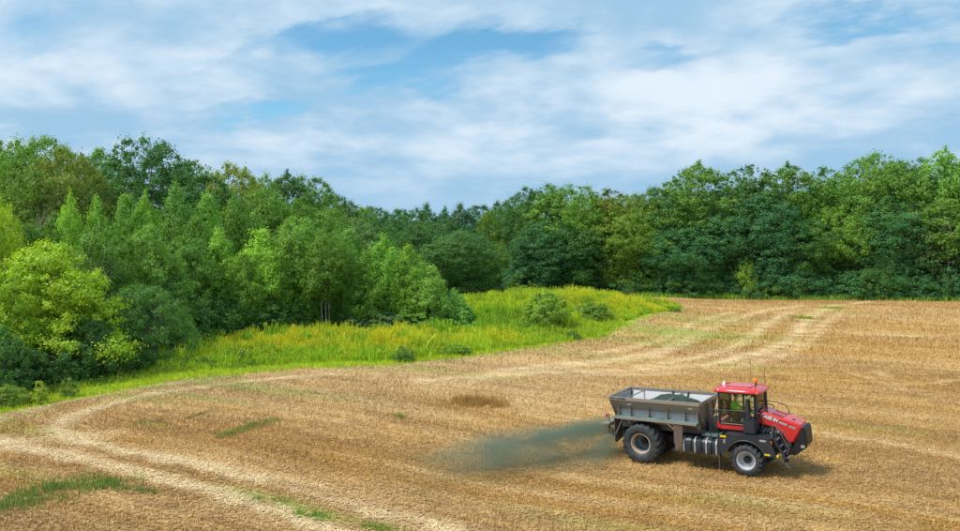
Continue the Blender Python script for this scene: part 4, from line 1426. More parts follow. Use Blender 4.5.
def wheel(x, side, Rr, wid, yo, rim_mat, rim_r, lugs, name='wheel', deep=0.0):
    """side -1: the side that faces the camera; yo: distance of the outer tyre face from the centre line"""
    e = bpy.data.objects.new(name, None)
    COL.objects.link(e)
    e.parent = TRUCK
    yc = yo - wid / 2
    e.location = (x, side * yc, Rr)
    hw = wid / 2
    Rc = Rr - 0.058
    m = MB()
    prof = [(rim_r, -hw * .72), (rim_r + .05, -hw * .86), (rim_r + .18, -hw * 1.0), (Rc - .22, -hw * 1.0), (Rc - .09, -hw * .95), (Rc - .025, -hw * .80), (Rc, -hw * .45),
            (Rc + .005, 0), (Rc, hw * .45), (Rc - .025, hw * .80), (Rc - .09, hw * .95), (Rc - .22, hw * 1.0), (rim_r + .18, hw * 1.0), (rim_r + .05, hw * .86), (rim_r, hw * .72)]
    m.lathe(prof, (0, 0, 0), 56)
    for k in range(lugs):
        for sgn in (-1, 1):
            a0 = 2 * math.pi * (k + (0.5 if sgn > 0 else 0)) / lugs
            # chevron bar from the tread centre to the shoulder, wrapping down the side wall
            path = [(0.02, 0.0, Rc + .004), (.30, .07, Rc + .002), (.62, .16, Rc - .012), (.86, .24, Rc - .045), (1.0, .29, Rc - .13)]
            w = 2 * math.pi / lugs * 0.17
            prev = None
            for t, da, rr_ in path:
                y = sgn * hw * t * 1.005
                h = .062 if t < .99 else .03
                sect = []
                for aa, r2 in ((a0 - da - w, rr_ - .03), (a0 - da - w * .8, rr_ + h), (a0 - da + w * .8, rr_ + h), (a0 - da + w, rr_ - .03)):
                    sect.append(m.bm.verts.new((r2 * math.cos(aa), y, r2 * math.sin(aa))))
                if prev:
                    for q in range(3):
                        m.bm.faces.new([prev[q], prev[q + 1], sect[q + 1], sect[q]])
                else:
                    m.bm.faces.new(sect)
                prev = sect
            m.bm.faces.new(prev)
    m.build('tyre', TYRE, e, 35)
    # rim: dish open to the outside
    s = side
    m = MB()
    m.lathe([(rim_r + .035, s * hw * .80), (rim_r + .045, s * hw * .74), (rim_r + .005, s * hw * .70), (rim_r - .03, s * hw * .62), (rim_r - .05, s * hw * .2),
             (rim_r - .055, s * hw * (.02 - deep)), (rim_r * .62, -s * hw * (.06 + deep)), (rim_r * .56, s * hw * (.05 - deep)), (.12, s * hw * (.05 - deep))], (0, 0, 0), 40)
    rim = m.build('rim', DISH if deep else rim_mat, e, 40)
    MB().lathe([(rim_r + .040, s * hw * .74), (rim_r + .045, s * hw * .83), (rim_r + .0, s * hw * .83), (rim_r - .035, s * hw * .70), (rim_r - .045, s * hw * .50)], (0, 0, 0), 40).build('rim_flange', rim_mat, e, 40)
    m = MB()
    hb = hw * (.05 - deep)
    m.lathe([(.001, s * (hb + .16)), (.10, s * (hb + .15)), (.14, s * (hb + .10)), (.15, s * hb - s * .02)], (0, 0, 0), 24)
    for k in range(10):
        a = 2 * math.pi * k / 10
        c = Vector((math.cos(a) * rim_r * .47, 0, math.sin(a) * rim_r * .47))
        m.tube([c + Vector((0, s * (hb - .01), 0)), c + Vector((0, s * (hb + .05), 0))], .022, 6)
    m.build('hub', BLACK, e, 40)
    m = MB()
    m.tube([(0, 0, 0), (0, -s * (yc - .2), 0)], .13, 10)
    m.build('axle', BLACK, e, 40)


def build_truck():
    T_ = TRUCK
    wheel(0, -1, 0.955, 1.05, 1.56, RIM_TAN, 0.44, 19, deep=.35)
    wheel(0, 1, 0.955, 1.05, 1.56, RIM_TAN, 0.44, 19, deep=.35)
    wheel(WB, -1, 0.72, 0.70, 1.47, RIM_SIL, 0.37, 18)
    wheel(WB, 1, 0.72, 0.70, 1.47, RIM_SIL, 0.37, 18)
    # ---- chassis
    for y in (-.45, .45):
        MB().box(-1.9, 6.5, y - .06, y + .06, .95, 1.25, bev=.015).build('frame_rail', BLACK, T_)
    for x in (-1.6, -.6, .6, 1.8, 3.0, 4.2, 5.6, 6.3):
        MB().box(x - .06, x + .06, -.39, .39, 1.0, 1.2).build('cross_member', BLACK, T_)
    MB().box(2.9, 4.6, -.36, .36, .72, 1.30, bev=.06).build('gearbox', CASTMET, T_)
    MB().box(4.9, 6.45, -.42, .42, 1.02, 2.05, bev=.05).build('engine', CASTMET, T_)
    m = MB()
    m.tube([(3.0, 0, .95), (.3, 0, .93)], .07, 8)
    m.build('drive_shaft', BLACK, T_)
    # ---- hopper
    X0, X1, HW, ZR = -1.63, 2.81, 1.306, 3.035
    zl = 2.90
    bw, zb = .36, 1.62
    inn = .03
    for s in (-1, 1):
        sp = MB().panel((X0 + .02, s * HW, zl), (X1 - .02, s * HW, zl), (X1 - .10, s * bw, zb), (X0 + .12, s * bw, zb), .012 * -s).build('side_panel', STEEL, T_)
        MB().panel((X0 + .04, s * (HW - .02), zl), (X1 - .04, s * (HW - .02), zl), (X1 - .12, s * (bw - .02), zb + .02), (X0 + .14, s * (bw - .02), zb + .02), .006 * s).build('lining', STEEL_IN, sp)
        MB().box(X0, X1, s * HW - .035, s * HW + .035, zl - .02, ZR, bev=.012).build('top_rail', RIMST, T_)
        # upright stiffeners between slope and shelf
        for x in (-1.22, -.62, .28, 1.18, 2.02, 2.62):
            z0 = 2.14
            f = lambda z: bw + (HW - bw) * (z - zb) / (zl - zb)
            MB().prism([(s * f(2.60), 2.60), (s * (f(2.60) + .045), 2.58), (s * (f(2.60) + .035), z0), (s * f(z0), z0)], x - .02, x + .02, axis='x').build('stiffener', STEEL, T_)
        # pale splash plate behind the stiffeners
        MB().box(X0 + .35, X1 - .25, s * .925 - .01, s * .925 + .01, 2.13, 2.44).build('splash_plate', STEEL_IN, T_)
        # shelf over the wheel
        sh = MB().box(-1.36, 2.70, min(s * .84, s * 1.5), max(s * .84, s * 1.5), 2.085, 2.12, bev=.008).build('wheel_shelf', DUSTY, T_)
        MB().box(-1.37, 2.71, s * 1.5 - .018, s * 1.5 + .018, 2.04, 2.135, bev=.008).build('shelf_edge', RIMST, sh)
        # mudguards before and behind the rear wheel
        fl = MB().prism([(s * 1.48, 2.08), (s * .62, 2.08), (s * .62, .95), (s * 1.30, .86), (s * 1.48, .98)], -1.30, -1.27, axis='x').build('rear_mudguard', RUSTY, T_)
        MB().tube([(-1.24, s * 1.46, 1.30), (-.86, s * 1.46, 2.05)], .018, 6).build('brace', RIMST, fl)
        MB().tube([(-.66, s * 1.40, 2.06), (-.52, s * 1.40, 1.85)], .018, 6).build('brace', RIMST, fl)
        fm = MB().prism([(1.60, 2.08), (2.02, 2.08), (2.04, 1.55), (2.0, 1.20), (1.70, .82), (1.66, 1.2)], s * 1.46 - .012, s * 1.46 + .012).build('front_mudguard', RUSTY, T_)
        MB().tube([(1.30, s * 1.48, 2.05), (1.64, s * 1.48, 1.80)], .018, 6).build('brace', RIMST, fm)
        MB().prism([(s * 1.45, 2.07), (s * .6, 2.07), (s * .6, 1.0), (s * 1.45, 1.15)], 1.62, 1.645, axis='x').build('inner_guard', RUSTY, fm)
        MB().prism([(1.70, 1.25), (2.05, 1.15), (1.90, .95), (1.72, .80)], s * 1.40 - .015, s * 1.40 + .015).build('guard_flap', RIMST, fm)
    for x, d in ((X0, -1), (X1, 1)):
        ew = MB().prism([(-HW, zl), (HW, zl), (bw, zb), (-bw, zb)], x - d * .10, x - d * .085, axis='x').build('end_panel', STEEL, T_)
        MB().prism([(-HW + .03, zl), (HW - .03, zl), (bw, zb + .03), (-bw, zb + .03)], x - d * .108, x - d * .102, axis='x').build('lining', STEEL_IN, ew)
        MB().box(x - .035, x + .035, -HW + .04, HW - .04, zl - .02, ZR - .003, bev=.012).build('top_rail', RIMST, T_)
        for y in (-.8, 0, .8):
            MB().box(x - d * .08 - .02, x - d * .08 + .02 + (.03 if d > 0 else 0), y - .03, y + .03, zb + .5 * abs(y) * 1.2, zl - .02).build('stiffener', STEEL, T_)
        # corner posts
        for s in (-1, 1):
            MB().tube([(x - d * .06, s * HW * .99, zl), (x - d * .10, s * bw * 1.1, zb)], .035, 6).build('corner_post', STEEL, T_)
    MB().box(-1.7, 2.7, -.34, .34, 1.40, 1.62, bev=.02).build('conveyor', STEEL, T_)
    for x in (-.9, 1.1):                               # inner cross braces
        MB().tube([(x, -HW + .04, 2.9), (x, HW - .04, 2.9)], .03, 8).build('cross_brace', STEEL, T_)
    for x in (.62, 1.38):
        MB().tube([(x, HW - .06, 2.98), (x, HW - .28, 2.70), (x + .02, HW - .36, 2.62)], .035, 6).build('lid_arm', BLACK, T_)
    MB().tube([(X0 + .12, HW - .15, 2.95), (X0 + .14, HW - .22, 2.62)], .03, 6).build('lid_arm', BLACK, T_)
    # hopper lettering and labels
    RX = Matrix.Rotation(R(90), 4, 'X')
    text_mesh('NEW LEADER', .115, BLACK, 'lettering', T_, Matrix.Translation((X0 + .10, -HW - .037, 2.922)) @ RX, .002, 0, 1.15, .004)
    n_ = math.atan2(HW - bw, zl - zb)
    for x, z in ((-.62, 2.70), (2.35, 2.74)):
        y = -(bw + (HW - bw) * (z - zb) / (zl - zb)) - .016
        m = MB()
        m.box(x - .10, x + .10, y - .003, y + .003, z - .04, z + .04, rot=Matrix.Rotation(-n_, 3, 'X'))
        m.build('label_plate', WHITE, T_)
    MB().box(X1 + .036, X1 + .042, -.30, -.14, 2.915, 3.0).build('label_plate', WHITE, T_)
    # ---- spreader gear at the tail
    MB().box(-2.05, -1.72, -.75, .75, 1.50, 1.62, bev=.02).build('spinner_deck', STEEL, T_)
    MB().prism([(-2.30, 1.56), (-1.80, 1.70), (-1.78, 1.65), (-2.30, 1.51)], -.95, .95).build('deflector_plate', RIMST, T_)
    for y in (-.42, .42):
        sp = MB().lathe([(.001, .03), (.30, .03), (.32, 0), (.001, -.01)], (-2.05, y, 1.02), 24, 'z').build('spinner_disc', STEEL, T_)
        m = MB()
        for k in range(4):
            a = k * math.pi / 2 + .3
            m.box(-.15, .15, -.01, .01, 0, .07, rot=Matrix.Rotation(a, 3, 'Z'))
            for v in m.bm.verts[-8:]:
                v.co += Vector((-2.05 + math.cos(a) * .16, y + math.sin(a) * .16, 1.03))
        m.build('fin', RIMST, sp)
        MB().tube([(-2.05, y, 1.0), (-2.05, y, 1.55)], .05, 8).build('spinner_motor', BLACK, T_)
    for y in (-.9, .9):
        MB().box(-1.92, -1.80, y - .04, y + .04, 1.62, 2.10, bev=.01).build('light_bracket', STEEL, T_)
        MB().box(-1.98, -1.90, y - .07, y + .07, 1.94, 2.10, bev=.02).build('tail_light', REDLENS, T_)
    MB().box(-1.95, -1.7, -1.15, 1.15, 1.62, 1.70, bev=.01).build('rear_bumper', RIMST, T_)
    # ---- side tanks with straps
    for s in (-1, 1):
        xs = [1.95, 2.40, 2.86, 3.32, 3.72]
        for i in range(4):
            a, b = xs[i] + .015, xs[i + 1] - .015
            dz = .03 * (i % 2)
            prof = [(s * 1.38, .80 + dz), (s * 1.40, .88), (s * 1.40, 1.28), (s * 1.34, 1.40), (s * 1.18, 1.47 - dz), (s * .70, 1.47 - dz), (s * .70, .80 + dz)]
            t = MB().prism(prof, a, b, axis='x', bev=.03).build('tank_module', NAVY, T_, 40)
            MB().lathe([(.001, .05), (.07, .05), (.08, 0)], ((a + b) / 2, s * 1.0, 1.46 - dz), 12, 'z').build('filler_cap', BLACK, t)
        for x in (2.05, 2.56, 3.07, 3.52):
            pts = [(x, s * 1.0, 1.485), (x, s * 1.19, 1.485), (x, s * 1.35, 1.415), (x, s * 1.415, 1.29), (x, s * 1.415, .86), (x, s * 1.36, .79)]
            m = MB()
            for q in range(len(pts) - 1):
                p, r = Vector(pts[q]), Vector(pts[q + 1])
                m.panel(p - Vector((.03, 0, 0)), p + Vector((.03, 0, 0)), r + Vector((.03, 0, 0)), r - Vector((.03, 0, 0)), .008)
            m.build('strap', STRAP, T_)
        MB().tube([(1.86, s * 1.30, 1.30), (1.97, s * 1.30, 1.30)], .07, 10).build('tank_valve', STRAP, T_)
    MB().box(2.75, 3.5, -1.0, 1.0, 1.50, 1.58, bev=.01).build('service_deck', DUSTY, T_)
    MB().box(2.9, 3.35, -.5, .5, 1.58, 2.15, bev=.04).build('hydraulic_unit', CASTMET, T_)
    for i in range(6):
        y = -.75 + i * .22
        MB().tube([(2.72, y, 1.75), (2.95, y + .03, 1.95 + .05 * (i % 3)), (3.15, y, 1.80), (3.45, y + .05, 1.62)], .022, 6).build('hose', BLACK, T_)
    MB().tube([(2.62, -.95, 1.72), (2.62, -.95, 2.06)], .04, 6).build('hopper_support', STEEL, T_)
    MB().box(-1.2, 2.65, -.80, -.72, 1.78, 1.92, bev=.01).build('side_beam', STEEL, T_)
    MB().box(-1.2, 2.65, .72, .80, 1.78, 1.92, bev=.01).build('side_beam', STEEL, T_)
    # ---- cab
    CX0, CX1, CWY = 3.50, 5.12, .84
    zf, zt = 1.88, 3.53
    base = MB().prism([(CX0 - .08, 1.90), (CX0 - .08, 2.22), (CX0 + .10, 2.14), (CX0 + .55, 2.10), (CX1 - .30, 2.10), (CX1 - .30, 1.88), (CX0 + .1, 1.86)], -CWY - .01, CWY + .01, bev=.03).build('cab_base', RED, T_, 40)
    MB().box(CX0 + .02, CX1, -CWY + .06, CWY - .06, 1.80, 1.93).build('cab_floor', BLACK, T_)
    for s in (-1, 1):
        MB().tube([(CX0 + .04, s * (CWY - .03), 2.1), (CX0 + .02, s * (CWY - .03), zt)], .055, 8).build('rear_pillar', NAVY, T_)
        MB().tube([(4.60, s * (CWY + .0), 2.05), (4.62, s * (CWY + .0), zt)], .045, 8).build('door_pillar', NAVY, T_)
        MB().tube([(CX1 + .02, s * (CWY - .09), 2.0), (CX1 - .02, s * (CWY - .09), zt)], .085, 8).build('front_pillar', NAVY, T_)
        MB().box(CX0 + .05, CX1 - .05, s * CWY - .04, s * CWY + .02, zt - .07, zt + .02).build('roof_beam', NAVY, T_)
        dr = MB().box(CX0 + .08, 4.57, s * CWY - .008, s * CWY + .008, 2.14, zt - .07).build('door_glass', GLASS, T_)
        MB().tube([(CX0 + .10, s * (CWY + .02), 2.12), (4.58, s * (CWY + .02), 2.12)], .03, 6).build('door_sill', NAVY, T_)
        MB().box(4.40, 4.53, s * (CWY + .03) - .02, s * (CWY + .03) + .02, 2.40, 2.46, bev=.01).build('door_handle', BLACK, T_)
        MB().panel((4.64, s * CWY, 2.1), (CX1, s * (CWY - .08), 2.1), (CX1 - .03, s * (CWY - .08), zt - .06), (4.65, s * CWY, zt - .06), .006).build('quarter_glass', GLASS, T_)
    MB().panel((CX1 + .03, -CWY + .12, 2.25), (CX1 + .03, CWY - .12, 2.25), (CX1 - .01, CWY - .12, zt - .05), (CX1 - .01, -CWY + .12, zt - .05), .008).build('windshield', GLASS, T_)
    MB().panel((CX0, -CWY + .08, 2.25), (CX0, CWY - .08, 2.25), (CX0, CWY - .08, zt - .05), (CX0, -CWY + .08, zt - .05), .008).build('rear_glass', GLASS, T_)
    MB().box(CX1 - .12, CX1 + .04, -CWY + .1, CWY - .1, 1.90, 2.27, bev=.03).build('dashboard', BLACK, T_)
    MB().tube([(CX1, -.1, 2.3), (CX1 - .05, .3, 2.8), (CX1 - .05, .32, 2.95)], .012, 5).build('wiper', BLACK, T_)
    # roof: crowned slab with rounded ends
    m = MB()
    xs = [3.27, 3.32, 3.50, 4.1, 4.7, 5.10, 5.26, 5.33]
    ys = [.74, .86, .94, .965, .965, .93, .82, .64]
    zs = [3.62, 3.665, 3.70, 3.725, 3.72, 3.685, 3.64, 3.59]
    rings = []
    for x, y, z in zip(xs, ys, zs):
        ring = []
        for k, (fy, fz) in enumerate([(-.92, 0), (-1.0, .18), (-1.0, .45), (-.93, .72), (-.75, .90), (-.4, .98), (0, 1), (.4, .98), (.75, .90), (.93, .72), (1.0, .45), (1.0, .18), (.92, 0)]):
            ring.append(m.bm.verts.new((x, fy * y, 3.495 + (z - 3.495) * fz)))
        rings.append(ring)
    for i in range(len(rings) - 1):
        for k in range(12):
            m.bm.faces.new([rings[i][k], rings[i][k + 1], rings[i + 1][k + 1], rings[i + 1][k]])
        m.bm.faces.new([rings[i][0], rings[i + 1][0], rings[i + 1][12], rings[i][12]])
    m.bm.faces.new(rings[0])
    m.bm.faces.new(rings[-1][::-1])
    roof = m.build('roof', RED, T_, 50)
    MB().box(3.45, 5.2, -.78, .78, 3.46, 3.50).build('roof_liner', BLACK, roof)
    MB().prism([(3.75, -.45), (4.85, -.50), (4.85, .50), (3.75, .45)], 3.70, 3.737, axis='z', bev=.01).build('roof_hatch', RED, roof)
    for s in (-1, 1):
        for x, z in ((3.27, 3.56), (5.18, 3.56)):
            MB().box(x - .02, x + .10, s * .90 - .03, s * .90 + .03, z - .04, z + .04, bev=.015).build('marker_lamp', AMBER, roof)
        for x in (4.62, 4.78, 5.02):
            wl = MB().box(x - .05, x + .05, s * .95 - .05, s * .95 + .04, 3.41, 3.53, bev=.015).build('work_lamp', BLACK, roof)
            MB().box(x - .035, x + .035, s * .994 - .004, s * .994 + .004, 3.43, 3.51).build('lens', WHITE, wl)
        MB().box(3.50, 3.58, s * .90 - .03, s * .90 + .04, 3.56, 3.64, bev=.01).build('work_lamp', WHITE, roof)
    MB().lathe([(.001, .17), (.03, .16), (.06, .08), (.085, 0)], (3.52, 0, 3.69), 16, 'z').build('antenna_dome', WHITE, roof, 40)
    bc = MB().tube([(4.93, 0, 3.68), (4.93, 0, 3.88)], .03, 8).build('beacon_stem', BLACK, roof)
    MB().lathe([(.001, .20), (.05, .19), (.08, .14), (.085, .03), (.07, 0)], (4.93, 0, 3.86), 18, 'z').build('beacon', AMBER, bc, 40)
    MB().tube([(5.12, .72, 3.62), (5.13, .74, 4.45)], .008, 5).build('aerial', BLACK, roof)
    MB().tube([(4.55, .62, 3.66), (4.55, .62, 4.85)], .007, 5).build('aerial', BLACK, roof)
    # seat and wheel
    MB().box(3.78, 4.28, -.28, .28, 2.22, 2.36, bev=.05).build('seat_cushion', CLOTH, T_, 40)
    MB().box(3.66, 3.80, -.27, .27, 2.32, 3.02, rot=Matrix.Rotation(R(-6), 3, 'Y'), bev=.05).build('seat_back', CLOTH, T_, 40)
    MB().box(3.88, 4.18, -.18, .18, 1.93, 2.22).build('seat_base', BLACK, T_)
    m = MB()
    st = Matrix.Translation((4.66, 0, 2.66)) @ Matrix.Rotation(R(-38), 4, 'Y')
    m.tube([st @ Vector((.20 * math.cos(a * math.pi / 10), .20 * math.sin(a * math.pi / 10), 0)) for a in range(21)], .016, 6)
    m.tube([st @ Vector((-.2, 0, 0)), st @ Vector((.2, 0, 0))], .014, 6)
    m.build('steering_wheel', BLACK, T_)
    MB().tube([(4.66, 0, 2.66), (4.98, 0, 2.22)], .03, 8).build('steering_column', BLACK, T_)
    # intake canister, exhaust stack, mirrors
    for s in (-1, 1):
        MB().box(4.62, 5.17, min(s * .86, s * 1.12), max(s * .86, s * 1.12), 1.80, 2.46, bev=.06).build('air_filter_box', NAVY, T_, 40)
        MB().tube([(4.84, s * .99, 2.42), (4.84, s * .99, 2.95), (4.84, s * .99, 3.30)], [.12, .115, .10], 12).build('exhaust_stack', NAVY, T_, 40)
        ma = MB().tube([(4.98, s * .92, 3.38), (4.96, s * 1.20, 3.38), (4.96, s * 1.22, 2.90)], .016, 6).build('mirror_arm', BLACK, T_)
        mi = MB().box(4.92, 4.99, s * 1.22 - .13, s * 1.22 + .13, 2.84, 3.30, bev=.03).build('mirror', BLACK, T_, 40)
        MB().box(4.913, 4.919, s * 1.22 - .10, s * 1.22 + .10, 2.88, 3.26).build('mirror_face', MIRROR, mi)
    # rails round the cab
    for s in (-1, 1):
        MB().tube([(3.16, s * 1.02, 1.58), (3.16, s * 1.02, 2.62), (3.22, s * 1.02, 2.71), (3.34, s * 1.02, 2.74), (4.6, s * 1.02, 2.76), (5.34, s * 1.02, 2.73), (5.42, s * .96, 2.66), (5.46, s * .90, 1.75)], .022, 8).build('handrail', NAVY, T_)
        MB().tube([(3.46, s * 1.02, 2.74), (3.46, s * 1.02, 1.72)], .02, 8).build('rail_post', NAVY, T_)
    MB().tube([(5.05, .70, 2.95), (5.5, .72, 2.93), (5.95, .72, 2.84), (6.06, .70, 2.74), (6.20, .58, 2.44)], .02, 8).build('grab_bar', BLACK, T_)
    # ---- hood
    hood = MB().prism([(5.12, 2.70), (5.26, 2.765), (6.60, 2.36), (6.93, 2.235), (6.90, 2.08), (6.54, 1.42), (6.42, 1.44), (6.20, 1.62), (5.85, 2.04), (5.08, 2.17)], -.55, .55, bev=.07, seg=3).build('hood', RED, T_, 50)
    sl = math.atan2(2.765 - 2.36, 6.60 - 5.26)
    ds = Vector((math.cos(sl), 0, -math.sin(sl)))
    nn = Vector((math.sin(sl), 0, math.cos(sl)))
    for i in range(5):                                  # vents let into the top
        for s in (-1, 1):
            p = Vector((5.72, s * .28, 2.627)) + ds * (i * .10) + nn * .002
            MB().box(p.x - .025, p.x + .025, p.y - .15, p.y + .15, p.z - .004, p.z + .010, rot=Matrix.Rotation(sl, 3, 'Y')).build('hood_vent', DARKRED, hood)
    p = Vector((6.52, -.12, 2.386))
    MB().box(p.x - .06, p.x + .06, p.y - .05, p.y + .05, p.z - .005, p.z + .02, rot=Matrix.Rotation(sl, 3, 'Y'), bev=.008).build('hood_latch', BLACK, hood)
    for s in (-1, 1):
        face = Matrix.Rotation(R(90), 4, 'X') if s < 0 else Matrix.Rotation(R(180), 4, 'Z') @ Matrix.Rotation(R(90), 4, 'X')
        def pl(x, z, off):
            return Matrix.Translation((x, s * (.552 + off), z)) @ (Matrix.Rotation(sl, 4, 'Y') if s < 0 else Matrix.Rotation(sl, 4, 'Y')) @ face
        x0 = 5.24 if s < 0 else 5.98
        z0 = 2.515 if s < 0 else 2.29
        text_mesh('CASE IH', .205, BLACK, 'lettering_shadow', hood, pl(x0 + .012, z0 - .018, .002), .002, .15, .98, .014)
        text_mesh('CASE IH', .205, WHITE, 'lettering', hood, pl(x0, z0, .006), .002, .15, .98, .008)
        c0 = Vector((6.16, s * .556, 2.275))
        MB().box(c0.x - .17, c0.x + .17, c0.y - .003, c0.y + .003, c0.z - .045, c0.z + .045, rot=Matrix.Rotation(sl, 3, 'Y')).build('decal_stripe', GREYT, hood)
        text_mesh('4540', .14, GREYT, 'lettering', hood, pl(6.38 if s < 0 else 6.70, 2.145 if s < 0 else 2.04, .003), .002, .15, 1.0, .006)
    # nose: black grille and bumper
    nose = MB().prism([(6.93, 2.10), (6.95, 2.20), (7.02, 2.17), (7.07, 2.06), (7.12, 1.42), (7.06, 1.30), (6.60, .92), (6.48, .95), (6.44, 1.15), (6.57, 1.40)], -.535, .535, bev=.03).build('nose', BLACK, T_, 40)
    for i in range(9):
        y = -.42 + i * .105
        MB().panel((7.06, y - .02, 2.0), (7.06, y + .02, 2.0), (7.105, y + .02, 1.46), (7.105, y - .02, 1.46), .025).build('grille_bar', NAVY, nose)
    for s in (-1, 1):
        hl = MB().box(7.04, 7.115, s * .40 - .10, s * .40 + .10, 1.40, 1.50, bev=.02).build('headlight', STRAP, nose)
        MB().box(6.86, 7.02, s * .55 - .02, s * .55 + .02, 1.30, 1.42, bev=.01).build('corner_lamp', STRAP, nose)
    hk = MB().box(6.18, 6.34, -.62, -.50, .62, .98, bev=.02).build('tow_bracket', BLACK, T_)
    MB().tube([(6.26, -.56, .66), (6.26, -.56, .44), (6.34, -.56, .42), (6.36, -.56, .52)], .035, 8).build('tow_hook', STRAP, hk)
    # ---- front fenders with arch, deck, steps
    for s in (-1, 1):
        yo, yi = s * 1.43, s * 1.40
        arc = [(WB + .87 * math.cos(a), .72 + .87 * math.sin(a)) for a in [R(q) for q in range(18, 168, 10)]]
        poly = [(3.95, 1.74), (5.80, 1.74), (5.86, 1.66), (6.07, 1.06), (6.02, 1.0)] + arc + [(3.80, .93), (3.70, .95), (3.68, 1.10)]
        fd = MB().prism(poly, min(yo, yi), max(yo, yi)).build('fender', NAVY, T_)
        m = MB()                                        # arch lining, rolled over the tyre
        for q in range(len(arc) - 1):
            (xa, za), (xb, zb_) = arc[q], arc[q + 1]
            m.face((xa, s * 1.43, za), (xb, s * 1.43, zb_), (xb, s * .75, zb_), (xa, s * .75, za))
        m.build('arch_lining', NAVY, fd, 50)
        m = MB()
        m.tube([(xa, s * 1.44, za) for xa, za in arc], .022, 6)
        m.build('arch_lip', CASTMET, fd, 50)
        MB().box(3.86, 5.86, min(s * .60, s * 1.43), max(s * .60, s * 1.43), 1.745, 1.78, bev=.01).build('deck_plate', NAVY, fd)
        MB().prism([(3.70, 1.12), (3.95, 1.74), (3.60, 1.74), (3.55, 1.2)], s * 1.38 - .02, s * 1.38 + .02).build('fender_gusset', NAVY, fd)
        MB().box(3.72, 3.98, s * 1.44 - .008, s * 1.44 + .008, 1.655, 1.735).build('reflector', YELLOWP, fd)
        MB().box(5.56, 5.82, s * 1.44 - .008, s * 1.44 + .008, 1.05, 1.12).build('reflector', YELLOWP, fd)
        MB().box(6.08, 6.17, s * 1.40 - .05, s * 1.40 + .03, 1.02, 1.12, bev=.01).build('reflector', YELLOWP, fd)
        MB().box(5.84, 5.90, s * 1.40 - .03, s * 1.40 + .04, 1.52, 1.68, bev=.01).build('marker_lamp', AMBER, fd)
        MB().box(5.40, 5.66, s * 1.436 - .006, s * 1.436 + .006, 1.62, 1.70).build('number_plate', STRAP, fd)
        MB().box(3.86, 3.93, s * 1.436 - .006, s * 1.436 + .006, 1.40, 1.58).build('decal', STRAP, fd)
        MB().box(3.62, 3.645, min(s * 1.05, s * 1.38), max(s * 1.05, s * 1.38), .16, .93).build('mud_flap', RUSTY, T_)
        # steps down from the deck in front of the wheel
        sg = MB().prism([(5.92, 1.74), (6.02, 1.74), (6.46, .96), (6.36, .94)], s * 1.30 - .015, s * 1.30 + .015).build('step_stringer', NAVY, T_)
        MB().prism([(5.92, 1.74), (6.02, 1.74), (6.46, .96), (6.36, .94)], s * .74 - .015, s * .74 + .015).build('step_stringer', NAVY, T_)
        for x, z in ((5.95, 1.72), (6.08, 1.46), (6.21, 1.22), (6.35, .99)):
            t = MB().box(x - .10, x + .12, min(s * .76, s * 1.28), max(s * .76, s * 1.28), z - .02, z + .01).build('step_tread', NAVY, sg)
            MB().box(x + .11, x + .13, min(s * .80, s * 1.24), max(s * .80, s * 1.24), z - .025, z + .016).build('tread_nosing', STRAP, t)
        MB().tube([(5.88, s * 1.30, 1.76), (5.90, s * 1.30, 2.30), (5.98, s * 1.28, 2.36), (6.10, s * 1.28, 2.25), (6.55, s * 1.28, 1.40), (6.46, s * 1.29, 1.15)], .014, 8).build('step_rail', RAILG, T_)
        MB().tube([(5.90, s * .72, 1.76), (5.95, s * .72, 2.20), (6.10, s * .70, 2.10), (6.50, s * .72, 1.40)], .013, 8).build('step_rail', RAILG, T_)
    for i in range(7):
        x = 5.2 + i * .15
        MB().tube([(x, -.46, 1.5), (x + .03, -.58, 1.85), (x + .12, -.50, 2.02)], .025, 6).build('engine_hose', CASTMET, T_)
        MB().box(x - .03, x + .05, -.60, -.46, 1.78 + .04 * (i % 3), 1.86 + .04 * (i % 3), bev=.01).build('fitting', STRAP if i % 2 else CASTMET, T_)


build_truck()


def build_load():
    """dark heap left inside the hopper"""
    rng = np.random.default_rng(8)
    nx, ny = 60, 34
    X, Y = np.meshgrid(np.linspace(-1.2, 2.45, nx), np.linspace(-1.05, 1.05, ny))
    h = 2.50 + 0.50 * np.exp(-(((X - 1.30) / .95) ** 2 + ((Y - .30) / .6) ** 2)) + .22 * np.exp(-(((X - .35) / .7) ** 2 + ((Y - .5) / .5) ** 2))
    h = h + (fbm(X * 3 + 9, Y * 3 + 9, 3, 4) - .5) * .22
    h = np.where(np.abs(Y) > 0.36 + .946 * (h - 1.62) / 1.28 - .03, h, h)
    lim = (1.62 + (np.abs(Y) + .02 - .36) / .946 * 1.28)     # hopper wall height at this y
    h = np.maximum(h, lim - .12)
    h = np.where(lim > h + .02, lim - .02, h)
    keep = np.minimum(h, 2.96)
    V = np.stack([X.ravel(), Y.ravel(), keep.ravel()], 1)
    i = (np.arange(ny - 1)[:, None] * nx + np.arange(nx - 1)[None, :]).ravel()
    Q = np.stack([i, i + 1, i + nx + 1, i + nx], 1)
    # keep only the part that lies above the hopper wall
    wall = lim.ravel()
    ok = ((h - lim).ravel() > -0.01)
    Q = Q[ok[Q].all(1)]
    m = mat_plain('dark_green_spread', (0.030, 0.048, 0.040), 0.95, 0, 0.2, 0.5, (0.08, 0.11, 0.09), 6)
    me = mesh_np('hopper_load', V, 4, Q, m, None, True)
    o = link('hopper_load', me)
    o.matrix_world = TRUCK.matrix_basis
    o['label'] = 'dark green-grey heap of spread material lying in the hopper'
    o['category'] = 'load'


build_load()


